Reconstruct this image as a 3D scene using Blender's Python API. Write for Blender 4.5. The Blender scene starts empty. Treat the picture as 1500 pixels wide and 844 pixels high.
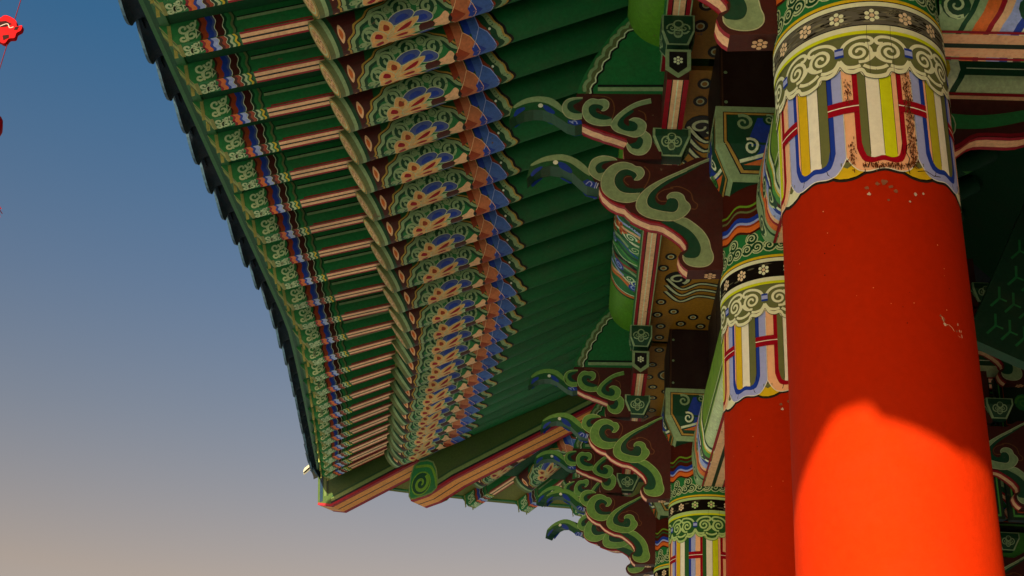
import bpy, math, random
from math import sin, cos, pi, radians, atan2, sqrt, hypot
from mathutils import Vector, Matrix
from mathutils.geometry import tessellate_polygon

random.seed(7)
SC = bpy.context.scene
COL = SC.collection

# ------------------------------------------------------------------ camera
EYE = 1.6                                   # eye height; building numbers below are heights above the eye
cd = bpy.data.cameras.new('camera'); cam = bpy.data.objects.new('camera', cd); COL.objects.link(cam)
cd.lens = 44.26; cd.sensor_width = 36; cd.clip_start = .05; cd.clip_end = 9000
R_ = Vector((.9970, .0390, .0622)); D_ = Vector((.0370, .4607, -.8868)); F_ = Vector((-.0633, .8867, .4580))
cam.matrix_world = Matrix(((R_.x, -D_.x, -F_.x, 0), (R_.y, -D_.y, -F_.y, 0), (R_.z, -D_.z, -F_.z, EYE), (0, 0, 0, 1)))
SC.camera = cam

# ------------------------------------------------------------------ sky, sun, exposure
SUN_AZ = radians(-21.75); SUN_EL = radians(19.85)          # azimuth from -Y towards -X (behind the viewer, to the left)
to_sun = Vector((sin(SUN_AZ) * cos(SUN_EL), -cos(SUN_AZ) * cos(SUN_EL), sin(SUN_EL)))
w = bpy.data.worlds.new('World'); SC.world = w; w.use_nodes = True
nt = w.node_tree; bg = nt.nodes['Background']
sky = nt.nodes.new('ShaderNodeTexSky'); sky.sky_type = 'NISHITA'; sky.sun_disc = False
sky.sun_elevation = SUN_EL; sky.sun_rotation = atan2(to_sun.x, to_sun.y)
sky.altitude = 50; sky.air_density = 1.0; sky.dust_density = 2.0; sky.ozone_density = 2.0
tc = nt.nodes.new('ShaderNodeTexCoord'); sp = nt.nodes.new('ShaderNodeSeparateXYZ'); nt.links.new(tc.outputs['Generated'], sp.inputs[0])
rp = nt.nodes.new('ShaderNodeValToRGB'); nt.links.new(sp.outputs['Z'], rp.inputs[0])
mx = nt.nodes.new('ShaderNodeMix'); mx.data_type = 'RGBA'; mx.blend_type = 'MULTIPLY'; mx.inputs[0].default_value = 1
nt.links.new(sky.outputs[0], mx.inputs[6]); nt.links.new(rp.outputs[0], mx.inputs[7])
nt.links.new(mx.outputs[2], bg.inputs[0])
els = rp.color_ramp.elements
stops = [(0, (1.45, 1.1, .95)), (.12, (1.75, 1.1, .8)), (.224, (2.05, 1.10, .665)), (.338, (1.48, 1.05, .83)), (.431, (1.09, 1.02, .97)), (.589, (.51, 1.0, 1.16)), (1, (.45, .98, 1.2))]
for k, (ps, c) in enumerate(stops):                     # warm towards the horizon, deeper blue overhead, the same all round
    e = els[0] if k == 0 else els[len(els) - 1] if k == len(stops) - 1 else els.new(ps)
    e.position = ps; e.color = (c[0] / 2.45, c[1] / 2.45, c[2] / 2.45, 1)
bg.inputs[1].default_value = .122
sd = bpy.data.lights.new('sun', 'SUN'); sd.energy = 5.0; sd.angle = radians(.4); sd.color = (1, .94, .64)
so = bpy.data.objects.new('sun', sd); COL.objects.link(so); so.rotation_euler = (-to_sun).to_track_quat('-Z', 'Y').to_euler()
SC.view_settings.view_transform = 'Standard'; SC.view_settings.look = 'None'
SC.view_settings.exposure = 1.0; SC.view_settings.gamma = 1.0

# ------------------------------------------------------------------ pigments
def hx(s):
    s = s.lstrip('#'); o = []
    for i in (0, 2, 4):
        c = int(s[i:i + 2], 16) / 255
        o.append(c / 12.92 if c <= .04045 else ((c + .055) / 1.055) ** 2.4)
    return tuple(o)
P = {k: hx(v) for k, v in dict(
    deep='#0f4629', green='#23783e', mid='#2f8446', leaf='#4c9a3c', olive='#6f9a2a', moss='#6a7446', pale='#bcd09c', cream='#e6efc6',
    white='#f0f4dc', blue='#1d3fa6', sky='#a2b2e8', red='#9a0a22', crimson='#ac2406', maroon='#4a1a14', rust='#9a3c1c', orange='#e0702e',
    peach='#f4c090', yellow='#d9bd22', gold='#b8923e', ochre='#a8741c', black='#0b0b0e', navy='#0d2a44', lime='#d0e01c', timber='#a08a68').items()}

def new_mat(name):
    m = bpy.data.materials.new(name); m.use_nodes = True
    return m, m.node_tree, m.node_tree.nodes, m.node_tree.links, m.node_tree.nodes['Principled BSDF']

def paint_mat(name, rough=.55, grime=.24, chips=.0, bump=.15, scale=1.0, spec=.35, vary=.20):
    m, nt, N, L, b = new_mat(name)
    at = N.new('ShaderNodeAttribute'); at.attribute_name = 'paint'
    tc = N.new('ShaderNodeTexCoord'); oi = N.new('ShaderNodeObjectInfo')
    ad = N.new('ShaderNodeVectorMath'); ad.operation = 'ADD'; L.new(tc.outputs['Object'], ad.inputs[0])
    sc = N.new('ShaderNodeVectorMath'); sc.operation = 'SCALE'; sc.inputs[0].default_value = (37, 51, 23); L.new(oi.outputs['Random'], sc.inputs['Scale'])
    L.new(sc.outputs[0], ad.inputs[1])
    n1 = N.new('ShaderNodeTexNoise'); n1.inputs['Scale'].default_value = 5 * scale; n1.inputs['Detail'].default_value = 6; n1.inputs['Roughness'].default_value = .65
    n2 = N.new('ShaderNodeTexNoise'); n2.inputs['Scale'].default_value = 45 * scale; n2.inputs['Detail'].default_value = 5; n2.inputs['Roughness'].default_value = .7
    L.new(ad.outputs[0], n1.inputs['Vector']); L.new(ad.outputs[0], n2.inputs['Vector'])
    hv = N.new('ShaderNodeHueSaturation'); L.new(at.outputs['Color'], hv.inputs['Color'])
    mr = N.new('ShaderNodeMapRange'); mr.inputs[1].default_value = .3; mr.inputs[2].default_value = .7; mr.inputs[3].default_value = 1 - vary; mr.inputs[4].default_value = 1 + vary
    L.new(n2.outputs[0], mr.inputs[0])
    ov = N.new('ShaderNodeMapRange'); ov.inputs[3].default_value = 1 - vary * .7; ov.inputs[4].default_value = 1 + vary * .7; L.new(oi.outputs['Random'], ov.inputs[0])
    mv = N.new('ShaderNodeMath'); mv.operation = 'MULTIPLY'; L.new(mr.outputs[0], mv.inputs[0]); L.new(ov.outputs[0], mv.inputs[1]); L.new(mv.outputs[0], hv.inputs['Value'])
    g = N.new('ShaderNodeMapRange'); g.inputs[1].default_value = .48; g.inputs[2].default_value = .75; g.inputs[3].default_value = 0; g.inputs[4].default_value = grime
    L.new(n1.outputs[0], g.inputs[0])
    mg = N.new('ShaderNodeMix'); mg.data_type = 'RGBA'; L.new(g.outputs[0], mg.inputs[0]); L.new(hv.outputs[0], mg.inputs[6]); mg.inputs[7].default_value = (.075, .06, .04, 1)
    last = mg.outputs[2]
    if chips:
        n3 = N.new('ShaderNodeTexNoise'); n3.inputs['Scale'].default_value = 9 * scale; n3.inputs['Detail'].default_value = 9; n3.inputs['Roughness'].default_value = .72
        L.new(ad.outputs[0], n3.inputs['Vector'])
        c = N.new('ShaderNodeMapRange'); c.inputs[1].default_value = 1 - chips; c.inputs[2].default_value = 1.02 - chips
        L.new(n3.outputs[0], c.inputs[0])
        mc = N.new('ShaderNodeMix'); mc.data_type = 'RGBA'; L.new(c.outputs[0], mc.inputs[0]); L.new(last, mc.inputs[6]); mc.inputs[7].default_value = (.16, .10, .055, 1)
        last = mc.outputs[2]
    L.new(last, b.inputs['Base Color'])
    b.inputs['Roughness'].default_value = rough; b.inputs['Specular IOR Level'].default_value = spec
    bp = N.new('ShaderNodeBump'); bp.inputs['Strength'].default_value = bump; bp.inputs['Distance'].default_value = .01
    L.new(n2.outputs[0], bp.inputs['Height']); L.new(bp.outputs[0], b.inputs['Normal'])
    return m

M_PAINT = paint_mat('painted_timber', chips=.335)
M_COL = paint_mat('painted_column', rough=.78, vary=.07, spec=.10, grime=.04, chips=.0, bump=.16, scale=.8)
M_COL.node_tree.nodes['Principled BSDF'].inputs['Specular Tint'].default_value = (1, .62, .05, 1)   # amber tint on the sheen, added to turn the sunlit patch more orange
M_TILE = paint_mat('roof_tile_clay', rough=.7, grime=.25, bump=.5)

# ------------------------------------------------------------------ mesh building
class MB:
    def __init__(s): s.v = []; s.f = []; s.c = []; s.sm = []
    def face(s, pts, col, smooth=False):
        i = len(s.v); s.v += [tuple(p) for p in pts]; s.f.append(tuple(range(i, i + len(pts)))); s.c.append(col); s.sm.append(smooth)
    def grid(s, rows, col, smooth=True, closed=False):
        i = len(s.v); n = len(rows[0])
        for r in rows: s.v += [tuple(p) for p in r]
        for a in range(len(rows) - 1):
            for b in range(n if closed else n - 1):
                b2 = (b + 1) % n
                s.f.append((i + a * n + b, i + a * n + b2, i + (a + 1) * n + b2, i + (a + 1) * n + b))
                s.c.append(col(a, b) if callable(col) else col); s.sm.append(smooth)
    def box(s, x0, x1, y0, y1, z0, z1, col, cols=None):
        p = [Vector((x, y, z)) for z in (z0, z1) for y in (y0, y1) for x in (x0, x1)]
        cc = cols or {}
        for k, q in dict(bottom=(0, 2, 3, 1), top=(4, 5, 7, 6), front=(0, 1, 5, 4), back=(2, 6, 7, 3), left=(0, 4, 6, 2), right=(1, 3, 7, 5)).items():
            s.face([p[j] for j in q], cc.get(k, col))
    def prism(s, pts, fn, h0, h1, capcol, sidecol):
        # pts: 2-D outline, fn(a, b, h) -> 3-D; sidecol(i, n) -> list of (frac0, frac1, colour)
        tri = tessellate_polygon([[Vector((a, b, 0)) for a, b in pts]])
        for h, fl in ((h0, 0), (h1, 1)):
            for t in tri:
                s.face([fn(pts[k][0], pts[k][1], h) for k in (t if fl else t[::-1])], capcol)
        n = len(pts)
        for i in range(n):
            a, b = pts[i], pts[(i + 1) % n]
            for f0, f1, c in sidecol(a, b):
                ha, hb = h0 + (h1 - h0) * f0, h0 + (h1 - h0) * f1
                s.face([fn(*a, ha), fn(*b, ha), fn(*b, hb), fn(*a, hb)], c)
    def mesh(s, name, mat, fix=False):
        me = bpy.data.meshes.new(name); me.from_pydata(s.v, [], s.f)
        me.polygons.foreach_set('use_smooth', s.sm)
        at = me.color_attributes.new('paint', 'FLOAT_COLOR', 'CORNER'); d = []
        for f, c in zip(s.f, s.c): d += [c[0], c[1], c[2], 1.0] * len(f)
        at.data.foreach_set('color', d)
        me.materials.append(mat); me.update()
        if fix:
            import bmesh
            bm = bmesh.new(); bm.from_mesh(me); bmesh.ops.remove_doubles(bm, verts=bm.verts, dist=1e-5); bmesh.ops.recalc_face_normals(bm, faces=bm.faces); bm.to_mesh(me); bm.free()
        return me

# the pavilion: one thing, everything fixed to it is a part
ROOT = bpy.data.objects.new('pavilion', None); COL.objects.link(ROOT); ROOT.location = (3.16, 4.86, 0)
ROOT['label'] = 'traditional pavilion with red columns and painted green eaves'; ROOT['category'] = 'pavilion'
BASE = Matrix.Translation((-3.16, -4.86, EYE))
def part(name, me, M=None, parent=None, label=None):
    o = bpy.data.objects.new(name, me); COL.objects.link(o)
    o.parent = parent or ROOT
    o.matrix_basis = (BASE if parent is None else Matrix.Identity(4)) @ (M or Matrix.Identity(4))
    if label: o['label'] = label
    return o

# ------------------------------------------------------------------ flat painted ornament (pigment laid on a surface)
def cr(pts, n=5, closed=False):              # Catmull-Rom through the points
    o = []; N = len(pts)
    for i in range(N if closed else N - 1):
        g = lambda k: pts[k % N] if closed else pts[max(0, min(N - 1, k))]
        p0, p1, p2, p3 = g(i - 1), g(i), g(i + 1), g(i + 2)
        for j in range(n):
            t = j / n
            o.append(tuple(.5 * (2 * p1[k] + (p2[k] - p0[k]) * t + (2 * p0[k] - 5 * p1[k] + 4 * p2[k] - p3[k]) * t * t + (3 * p1[k] - p0[k] - 3 * p2[k] + p3[k]) * t ** 3) for k in (0, 1)))
    if not closed: o.append(tuple(pts[-1]))
    return o

class Pat:
    def __init__(s): s.t = []
    def poly(s, pts, col, layer=0):
        v = [Vector((a, b, 0)) for a, b in pts]
        for t in tessellate_polygon([v]): s.t.append(([pts[k] for k in t], col, layer))
    def line(s, pts, w, col, layer=1, closed=False):
        n = len(pts); L = []; Rr = []
        for i, p in enumerate(pts):
            a = pts[(i - 1) % n] if closed or i > 0 else p; b = pts[(i + 1) % n] if closed or i < n - 1 else p
            dx, dy = b[0] - a[0], b[1] - a[1]; l = hypot(dx, dy) or 1; ww = (w[i] if isinstance(w, (list, tuple)) else w) / 2
            L.append((p[0] - dy / l * ww, p[1] + dx / l * ww)); Rr.append((p[0] + dy / l * ww, p[1] - dx / l * ww))
        for i in range(n if closed else n - 1):
            j = (i + 1) % n
            s.t.append(([L[i], Rr[i], Rr[j]], col, layer)); s.t.append(([L[i], Rr[j], L[j]], col, layer))
    def disc(s, x, y, r, col, layer=1, n=10, ry=None, rot=0):
        ry = ry or r
        q = [(x + r * cos(k * 2 * pi / n) * cos(rot) - ry * sin(k * 2 * pi / n) * sin(rot), y + r * cos(k * 2 * pi / n) * sin(rot) + ry * sin(k * 2 * pi / n) * cos(rot)) for k in range(n)]
        s.poly(q, col, layer)
    def ring(s, x, y, r, w, col, layer=1, n=14, ry=None):
        ry = ry or r
        s.line([(x + r * cos(k * 2 * pi / n), y + ry * sin(k * 2 * pi / n)) for k in range(n)], w, col, layer, True)
    def spiral(s, x, y, r0, r1, turns, a1, w, col, layer=1, cw=1, n=26, taper=.5, sx=1):
        pts = []; ws = []
        for k in range(n + 1):
            t = k / n; r = r0 + (r1 - r0) * t; a = a1 - cw * turns * 2 * pi * (1 - t)
            pts.append((x + r * cos(a) * sx, y + r * sin(a))); ws.append(w * (taper + (1 - taper) * t))
        s.line(pts, ws, col, layer)
    def flower(s, x, y, r, col, layer=1, sx=1, centre=None):
        for k in range(6): s.disc(x + sx * r * .66 * cos(k * pi / 3 + pi / 6), y + r * .66 * sin(k * pi / 3 + pi / 6), r * .30 * sx, col, layer, 8, r * .30)
        s.disc(x, y, r * .30 * sx, centre or col, layer, 8, r * .30)
    def add(s, o, f, dl=0):
        for t, c, l in o.t: s.t.append(([f(*p) for p in t], c, l + dl))
    def split(s, dv):
        o = Pat()
        def rec(t, c, l):
            vs = [a[1] for a in t]
            if max(vs) - min(vs) > dv:
                i = max(range(3), key=lambda k: abs(t[k][1] - t[(k + 1) % 3][1])); a, b2, d = t[i], t[(i + 1) % 3], t[(i + 2) % 3]
                m = ((a[0] + b2[0]) / 2, (a[1] + b2[1]) / 2); rec([a, m, d], c, l); rec([m, b2, d], c, l)
            else: o.t.append((t, c, l))
        for t, c, l in s.t: rec(t, c, l)
        return o
    def put(s, mb, fn, du=None, smooth=False):
        e = 1e-3
        def emit(t, c, l):
            if du:
                us = [p[0] for p in t]
                if max(us) - min(us) > du:
                    i = max(range(3), key=lambda k: abs(t[k][0] - t[(k + 1) % 3][0])); a, b, d = t[i], t[(i + 1) % 3], t[(i + 2) % 3]
                    m = ((a[0] + b[0]) / 2, (a[1] + b[1]) / 2); emit([a, m, d], c, l); emit([m, b, d], c, l); return
            h = .0012 + .0006 * l
            q = [Vector(fn(p[0], p[1], h)) for p in t]
            mu = sum(p[0] for p in t) / 3; mv = sum(p[1] for p in t) / 3
            nrm = (q[1] - q[0]).cross(q[2] - q[0])
            if nrm.length < 1e-10: return
            up = Vector(fn(mu, mv, h + e)) - Vector(fn(mu, mv, h))
            mb.face(q if nrm.dot(up) > 0 else q[::-1], c, smooth)
        for t, c, l in s.t: emit(t, c, l)

def frame_of(p, x, zhint=Vector((0, 0, 1))):    # matrix with local x along the timber
    x = x.normalized(); y = zhint.cross(x).normalized(); z = x.cross(y)
    return Matrix(((x.x, y.x, z.x, p.x), (x.y, y.y, z.y, p.y), (x.z, y.z, z.z, p.z), (0, 0, 0, 1)))

# ================================================================== GROUND AND SKY
mg, nt, N, L, b = new_mat('paved_ground')
tcn = N.new('ShaderNodeTexCoord'); br = N.new('ShaderNodeTexBrick'); L.new(tcn.outputs['Object'], br.inputs['Vector'])
br.inputs['Scale'].default_value = 1.0; br.inputs['Color1'].default_value = (.345, .39, .40, 1); br.inputs['Color2'].default_value = (.30, .34, .35, 1); br.inputs['Mortar'].default_value = (.16, .13, .10, 1)
br.inputs['Mortar Size'].default_value = .012; br.inputs['Brick Width'].default_value = .9; br.inputs['Row Height'].default_value = .45
L.new(br.outputs[0], b.inputs['Base Color']); b.inputs['Roughness'].default_value = .85
me = bpy.data.meshes.new('ground'); me.from_pydata([(-3000, -3000, 0), (3000, -3000, 0), (3000, 3000, 0), (-3000, 3000, 0)], [], [(0, 1, 2, 3)]); me.materials.append(mg)
gr = bpy.data.objects.new('ground', me); COL.objects.link(gr); gr['kind'] = 'structure'

# ================================================================== COLUMNS
P['worn'] = hx('#66665a'); P['lime2'] = hx('#b8b82e'); P['pale2'] = hx('#93ae7c')
CX = .96; CR = .30
CY = [-1.73, .14, 3.84, 5.71, 9.42, 11.32]
CXB = 5.36
def collar_pattern(worn):
    p = Pat(); h = pi * CR / 8                     # half a panel, in metres of arc
    for k in range(8):
        u0 = radians(-2.8 + 45 * k) * CR; odd = k % 2
        q = Pat()
        # --- hanging U panel
        outer, lin = (P['sky'], P['blue']) if odd else (P['peach'], P['red'])
        def ubot(x, y0, corner, wob):              # lower edge of a U
            ax = abs(x); return y0 + (max(0, ax - corner) / (1 - corner)) ** 2 * .055 + wob * .005 * cos(ax * 7)
        zt = 2.735
        xs = [i / 12 for i in range(-12, 13)]
        dz = .012 if odd else 0.0
        q.poly([(-h, zt)] + [(x * h, ubot(x, 2.318 - dz * .3, .62, 1)) for x in xs] + [(h, zt)], outer, 1)
        q.line([(-h, 2.70)] + [(x * h, ubot(x, 2.318 - dz * .3, .62, 1)) for x in xs] + [(h, 2.70)], .0035, P['white'], 5)
        i0 = .70
        q.poly([(-i0 * h, zt)] + [(x * i0 * h, ubot(x, 2.350 - dz * .3, .7, .8)) for x in xs] + [(i0 * h, zt)], lin, 2)
        i1 = .55
        seg = [(-i1, -.33, 'moss'), (-.33, .05, 'white'), (.05, .40, 'lime'), (.40, i1, 'peach')]
        if odd: seg = [(-i1, -.47, 'peach'), (-.47, -.12, 'lime2' if k % 4 == 1 else 'yellow'), (-.12, .25, 'white'), (.25, i1, 'moss')]
        for a, bb, c in seg:
            xa = [a + (bb - a) * i / 4 for i in range(5)]
            q.poly([(a * h, zt)] + [(x * h, ubot(x / i1, 2.370 - dz * .3, .75, .8)) for x in xa] + [(bb * h, zt)], P[c], 3)
            q.line([(bb * h, 2.38), (bb * h, zt)], .0016, P['black'], 4)
        # --- crimson tie bar to the next panel
        q.poly([(h * i1, 2.552), (h * (2 - i1), 2.552), (h * (2 - i1), 2.604), (h * i1, 2.604)], P['red'], 6)
        q.line([(h * i1, 2.578), (h * (2 - i1), 2.578)], .004, P['white'], 7)
        # --- half disc between the feet of the panels
        arc = [(h + .62 * h * cos(a * pi / 8), 2.352 - .058 * sin(a * pi / 8)) for a in range(9)]
        q.poly(arc, P['yellow'] if k == 7 or k == 0 else P['cream'], 0)
        q.line(arc, .003, P['black'], 1)
        q.poly([(h - .04, 2.36), (h, 2.335), (h + .04, 2.36)], P['moss'], 1)
        # black contour on the red
        ct = [(x * h, min(ubot(x, 2.318 - dz * .3, .62, 1), 2.352 - .058 * sqrt(max(0, 1 - ((1 - abs(x)) / .62) ** 2)) if 1 - abs(x) < .62 else 9) - .004) for x in xs]
        q.poly(ct + [(x, y + .05) for x, y in ct[::-1]], P['black'], -1)
        q.line(ct, .010, hx('#2a2622'), -1)
        # --- scroll unit
        bot = [(-h, 2.752), (-h * .85, 2.722), (-h * .62, 2.712), (-h * .42, 2.718), (-h * .3, 2.696), (0, 2.686), (h * .3, 2.696), (h * .42, 2.718), (h * .62, 2.712), (h * .85, 2.722), (h, 2.752)]
        bb = cr(bot, 4)
        q.poly(bb + [(h, 2.872), (-h, 2.872)], P['moss'], 8)
        wv = P['cream']
        q.line([(x, y + .006) for x, y in bb], .017, wv, 10); q.line([(x, y - .004) for x, y in bb], .0022, P['black'], 11)
        for s_ in (-1, 1):
            f = lambda pts: [(s_ * x, y) for x, y in pts]
            c = Pat()
            c.spiral(-.052, 2.800, .006, .043, 1.7, radians(-60), .0135, wv, 10, cw=-1, n=34, taper=.75)
            c.line(cr([(-.112, 2.812), (-.100, 2.836), (-.078, 2.853), (-.045, 2.862), (-.018, 2.860), (-.006, 2.848), (-.012, 2.834), (-.030, 2.834)], 5), .013, wv, 10)
            c.line(cr([(-.055, 2.757), (-.030, 2.760), (-.010, 2.775), (.0, 2.795)], 5), .012, wv, 10)
            c.line(cr([(-.040, 2.742), (-.022, 2.731), (0, 2.726)], 5), .013, wv, 10)
            c.line(cr([(-.118, 2.773), (-.100, 2.745), (-.072, 2.737), (-.05, 2.742)], 5), .013, wv, 10)
            q.add(c, lambda x, y: (s_ * x, y))
        q.poly([(h - .015, 2.786), (h + .015, 2.786), (h + .015, 2.826), (h - .015, 2.826)], P['blue'], 12)
        q.poly([(h - .015, 2.796), (h + .015, 2.796), (h + .015, 2.816), (h - .015, 2.816)], P['sky'], 13)
        p.add(q, lambda x, y: (x + u0, y))
    W = pi * CR
    def band(z0, z1, c, l=8): p.poly([(-W, z0), (W, z0), (W, z1), (-W, z1)], P[c], l)
    band(2.868, 2.876, 'moss', 12); band(2.876, 2.890, 'lime', 13); band(2.890, 2.914, 'cream', 13); band(2.912, 2.916, 'black', 14)
    band(2.914, 2.996, 'worn' if worn else 'black', 12); band(2.993, 2.996, 'black', 14); band(2.996, 3.016, 'cream', 13); band(3.016, 3.020, 'black', 14); band(3.020, 3.034, 'yellow', 13)
    for k in range(16): p.flower(radians(-2.8 + 22.5 * k) * CR, 2.955, .030, hx('#ecd8b0') if k % 3 else P['cream'], 15, .95, hx('#dcc8a0'))
    # worn pale rubbing on the dark band
    rng = random.Random(3)
    for k in range(420 if worn else 60):
        u = rng.uniform(-W, W); z = rng.uniform(2.921, 2.988); wd = rng.uniform(.01, .035)
        p.disc(u, z, wd, (hx('#1c1c18'), hx('#84846a'), hx('#5c5c48'))[k % 3], 13 + (k % 2), 6, rng.uniform(.002, .005))
    # column head: cloud scrolls and waves above the collar
    band(3.034, 3.20, 'green', 2)
    for k in range(16):
        u = radians(-14 + 22.5 * k) * CR
        for dx, dz, cw in ((-.028, .058, 1), (.028, .058, -1), (0, .112, 1)):
            p.disc(u + dx, 3.034 + dz, .036, P['pale'], 3, 12); p.disc(u + dx, 3.034 + dz, .030, P['deep'], 4, 12)
            p.spiral(u + dx, 3.034 + dz, .004, .024, 1.4, radians(200), .009, P['pale'], 5, cw=cw, n=16)
    def wave(z0, z1, c, l):
        n = 96; lo = [(-W + 2 * W * i / n, z0 + .012 * sin(i * 2 * pi / 8)) for i in range(n + 1)]
        for i in range(n):
            a, bq = lo[i], lo[i + 1]; p.poly([a, bq, (bq[0], bq[1] + z1 - z0), (a[0], a[1] + z1 - z0)], P[c], l)
    zz = 3.185
    for c, d in (('maroon', .012), ('orange', .03), ('rust', .012), ('sky', .014), ('blue', .026), ('maroon', .03), ('moss', .012), ('maroon', .02), ('olive', .012)):
        wave(zz, zz + d + .001, c, 6); zz += d
    return p

def cyl_map(u, v, h): a = u / CR; return (sin(a) * (CR + h), -cos(a) * (CR + h), v)
def make_column(worn):
    mb = MB(); n = 72
    zs = [(-EYE + .25, .315), (0, .308), (1.5, .303), (2.2, CR), (2.36, CR), (3.2, CR), (3.52, CR)]
    rows = [[(sin(2 * pi * k / n) * r, -cos(2 * pi * k / n) * r, z) for k in range(n)] for z, r in zs]
    mb.grid(rows, lambda a, b_: P['crimson'] if zs[a + 1][0] <= 2.37 else P['maroon'], True, True)
    collar_pattern(worn).put(mb, cyl_map, du=.022, smooth=True)
    # chips flaked off down to filler
    rng = random.Random(11); q = Pat()
    spots = [(-.02, 2.27, .010), (-.04, 2.262, .008), (.0, 2.252, .006), (-.075, 2.25, .007), (-.07, 2.225, .006), (.015, 2.235, .008), (.08, 2.232, .006), (.11, 2.24, .005), (.06, 2.20, .004), (-.01, 2.20, .004),
             (.136, 1.79, .007), (.142, 1.775, .006), (.128, 1.80, .004), (.200, 1.79, .004), (.206, 1.77, .004), (.19, 1.765, .004), (.214, 1.755, .005)]
    for x, z, r in spots:
        m = rng.randint(6, 9); pts = [(x + r * rng.uniform(.5, 1.4) * cos(k * 2 * pi / m), z + r * rng.uniform(.5, 1.6) * sin(k * 2 * pi / m)) for k in range(m)]
        q.poly(pts, hx('#cbb79a') if rng.random() < .6 else hx('#8c5a40'), 1)
    q.line([(.132, 1.80), (.142, 1.772), (.158, 1.778), (.172, 1.770), (.185, 1.752), (.205, 1.748), (.216, 1.775)], .0022, hx('#d8b890'), 1)
    for k in range(70):
        x, z, r = rng.uniform(-.4, .4), rng.uniform(.6, 2.2), rng.uniform(.0008, .0026)
        q.disc(x, z, r, hx('#e0a070') if rng.random() < .5 else hx('#4a1010'), 1, 6)
    # cracks in the collar plaster
    q.line([(.062, 2.30), (.058, 2.33), (.066, 2.36), (.056, 2.385), (.060, 2.41), (.072, 2.42)], .003, P['black'], 20)
    q.line([(.09, 2.315), (.12, 2.325), (.15, 2.315), (.18, 2.322)], .003, P['black'], 20)
    for x in (-.036, .042): q.line([(x, 2.70), (x + .003, 2.78), (x - .002, 2.86), (x + .001, 2.91)], .0012, hx('#3a3a28'), 20)
    for k in range(1100 if worn else 0):                                        # flaking on the outer band of the front panel
        t = rng.random()
        if t < .62: x = .098 + rng.gauss(0, .010); z = rng.uniform(2.33, 2.72)
        elif t < .85: x = rng.uniform(-.07, .11); z = 2.332 + rng.gauss(0, .006) + (abs(x) / .11) ** 4 * .04
        else: x = -.098 + rng.gauss(0, .008); z = rng.choice([2.66, 2.62, 2.40, 2.36]) + rng.gauss(0, .02)
        if abs(x) > .1165 or (abs(x) < .084 and z > 2.345): continue
        a_ = rng.uniform(.0005, .0024); m = 6
        q.poly([(x - .0145 + a_ * rng.uniform(.5, 1.3) * cos(i * pi / 3), z + a_ * rng.uniform(.8, 4.0) * sin(i * pi / 3)) for i in range(m)], hx(rng.choice(['#5a2a16', '#6a3a20', '#3a1a10', '#8a5a3a'])), 9)
    q.put(mb, cyl_map, du=.022)
    return mb.mesh('column', M_COL)
ME_COLUMN = make_column(False)
keep = P['cream'], P['moss']; P['cream'], P['moss'] = hx('#b4d888'), hx('#2a6030'); ME_COLUMN_G = make_column(False); P['cream'], P['moss'] = keep
ME_COLUMN_W = make_column(True)
def make_plinth():
    mb = MB(); n = 32
    for (z0, r0), (z1, r1) in (((0, .5), (.12, .5)), ((.12, .5), (.16, .46)), ((.16, .46), (.26, .36)), ((.26, .36), (.26, .0))):
        mb.grid([[(sin(2 * pi * k / n) * r, cos(2 * pi * k / n) * r, z) for k in range(n)] for z, r in ((z0, r0), (z1, r1))], hx('#a09888'), False, True)
    return mb.mesh('plinth', M_TILE, True)
ME_PLINTH = make_plinth()
for y in CY:
    for x in (CX, CXB):
        part('column', ME_COLUMN_W if (x, y) == (CX, 3.84) else ME_COLUMN_G if y > 9 else ME_COLUMN, Matrix.Translation((x, y, 0)))
        part('column_plinth', ME_PLINTH, Matrix.Translation((x, y, -EYE)))

# ================================================================== BRACKETS (profile in the plane across the facade)
# profile points are (x, z): x across the facade, z above the eye
def trace_plane(Yp):
    f = 1844.4
    def g(u, v):                                   # profile coordinates of a traced outline, in the plane of the bracket's near face
        r = R_ * (u - 750) + D_ * (v - 422) + F_ * f
        k = Yp / r.y; return (r.x * k, r.z * k)
    return g
BT = .10                                            # bracket thickness
gp = trace_plane(5.71 - BT / 2)
A_ = lambda pts: [gp(740 + .22667 * x, 120 + .22667 * y) for x, y in pts]
B_ = lambda pts: [gp(860 + .2252 * x, 230 + .2252 * y) for x, y in pts]
C_ = lambda pts: [gp(820 + .22667 * x, .22667 * y) for x, y in pts]

def down_sides(hi, lo):
    def sc(a, b):
        dx, dz = b[0] - a[0], b[1] - a[1]; n = hypot(dx, dz) or 1
        return sc.kind(a, b, -dx / n if sc.ccw else dx / n)
    return sc
def board(mb, pts, bottom_cols, other, x_from):
    ar = sum(pts[i][0] * pts[(i + 1) % len(pts)][1] - pts[(i + 1) % len(pts)][0] * pts[i][1] for i in range(len(pts)))
    if ar < 0: pts = pts[::-1]
    zlow = min(z for _, z in pts)
    def sc(a, b):
        dx, dz = b[0] - a[0], b[1] - a[1]; n = hypot(dx, dz) or 1e-9
        nz = -dx / n; nx = dz / n                   # outward normal of a counter-clockwise outline
        mxp = (a[0] + b[0]) / 2
        if nz < -.05 or nx < -.6:
            if nz < -.8 and a[1] < zlow + .035 and b[1] < zlow + .035: return [(0, 1, P['maroon'])]
            if mxp > x_from: return bottom_cols
        return [(0, 1, other)]
    mb.prism(pts, lambda a, b, h: (a, h, b), -BT / 2, BT / 2, P['maroon'], sc)
UNDER = [(0, .24, P['red']), (.24, .76, P['peach']), (.76, 1, P['red'])]

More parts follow.
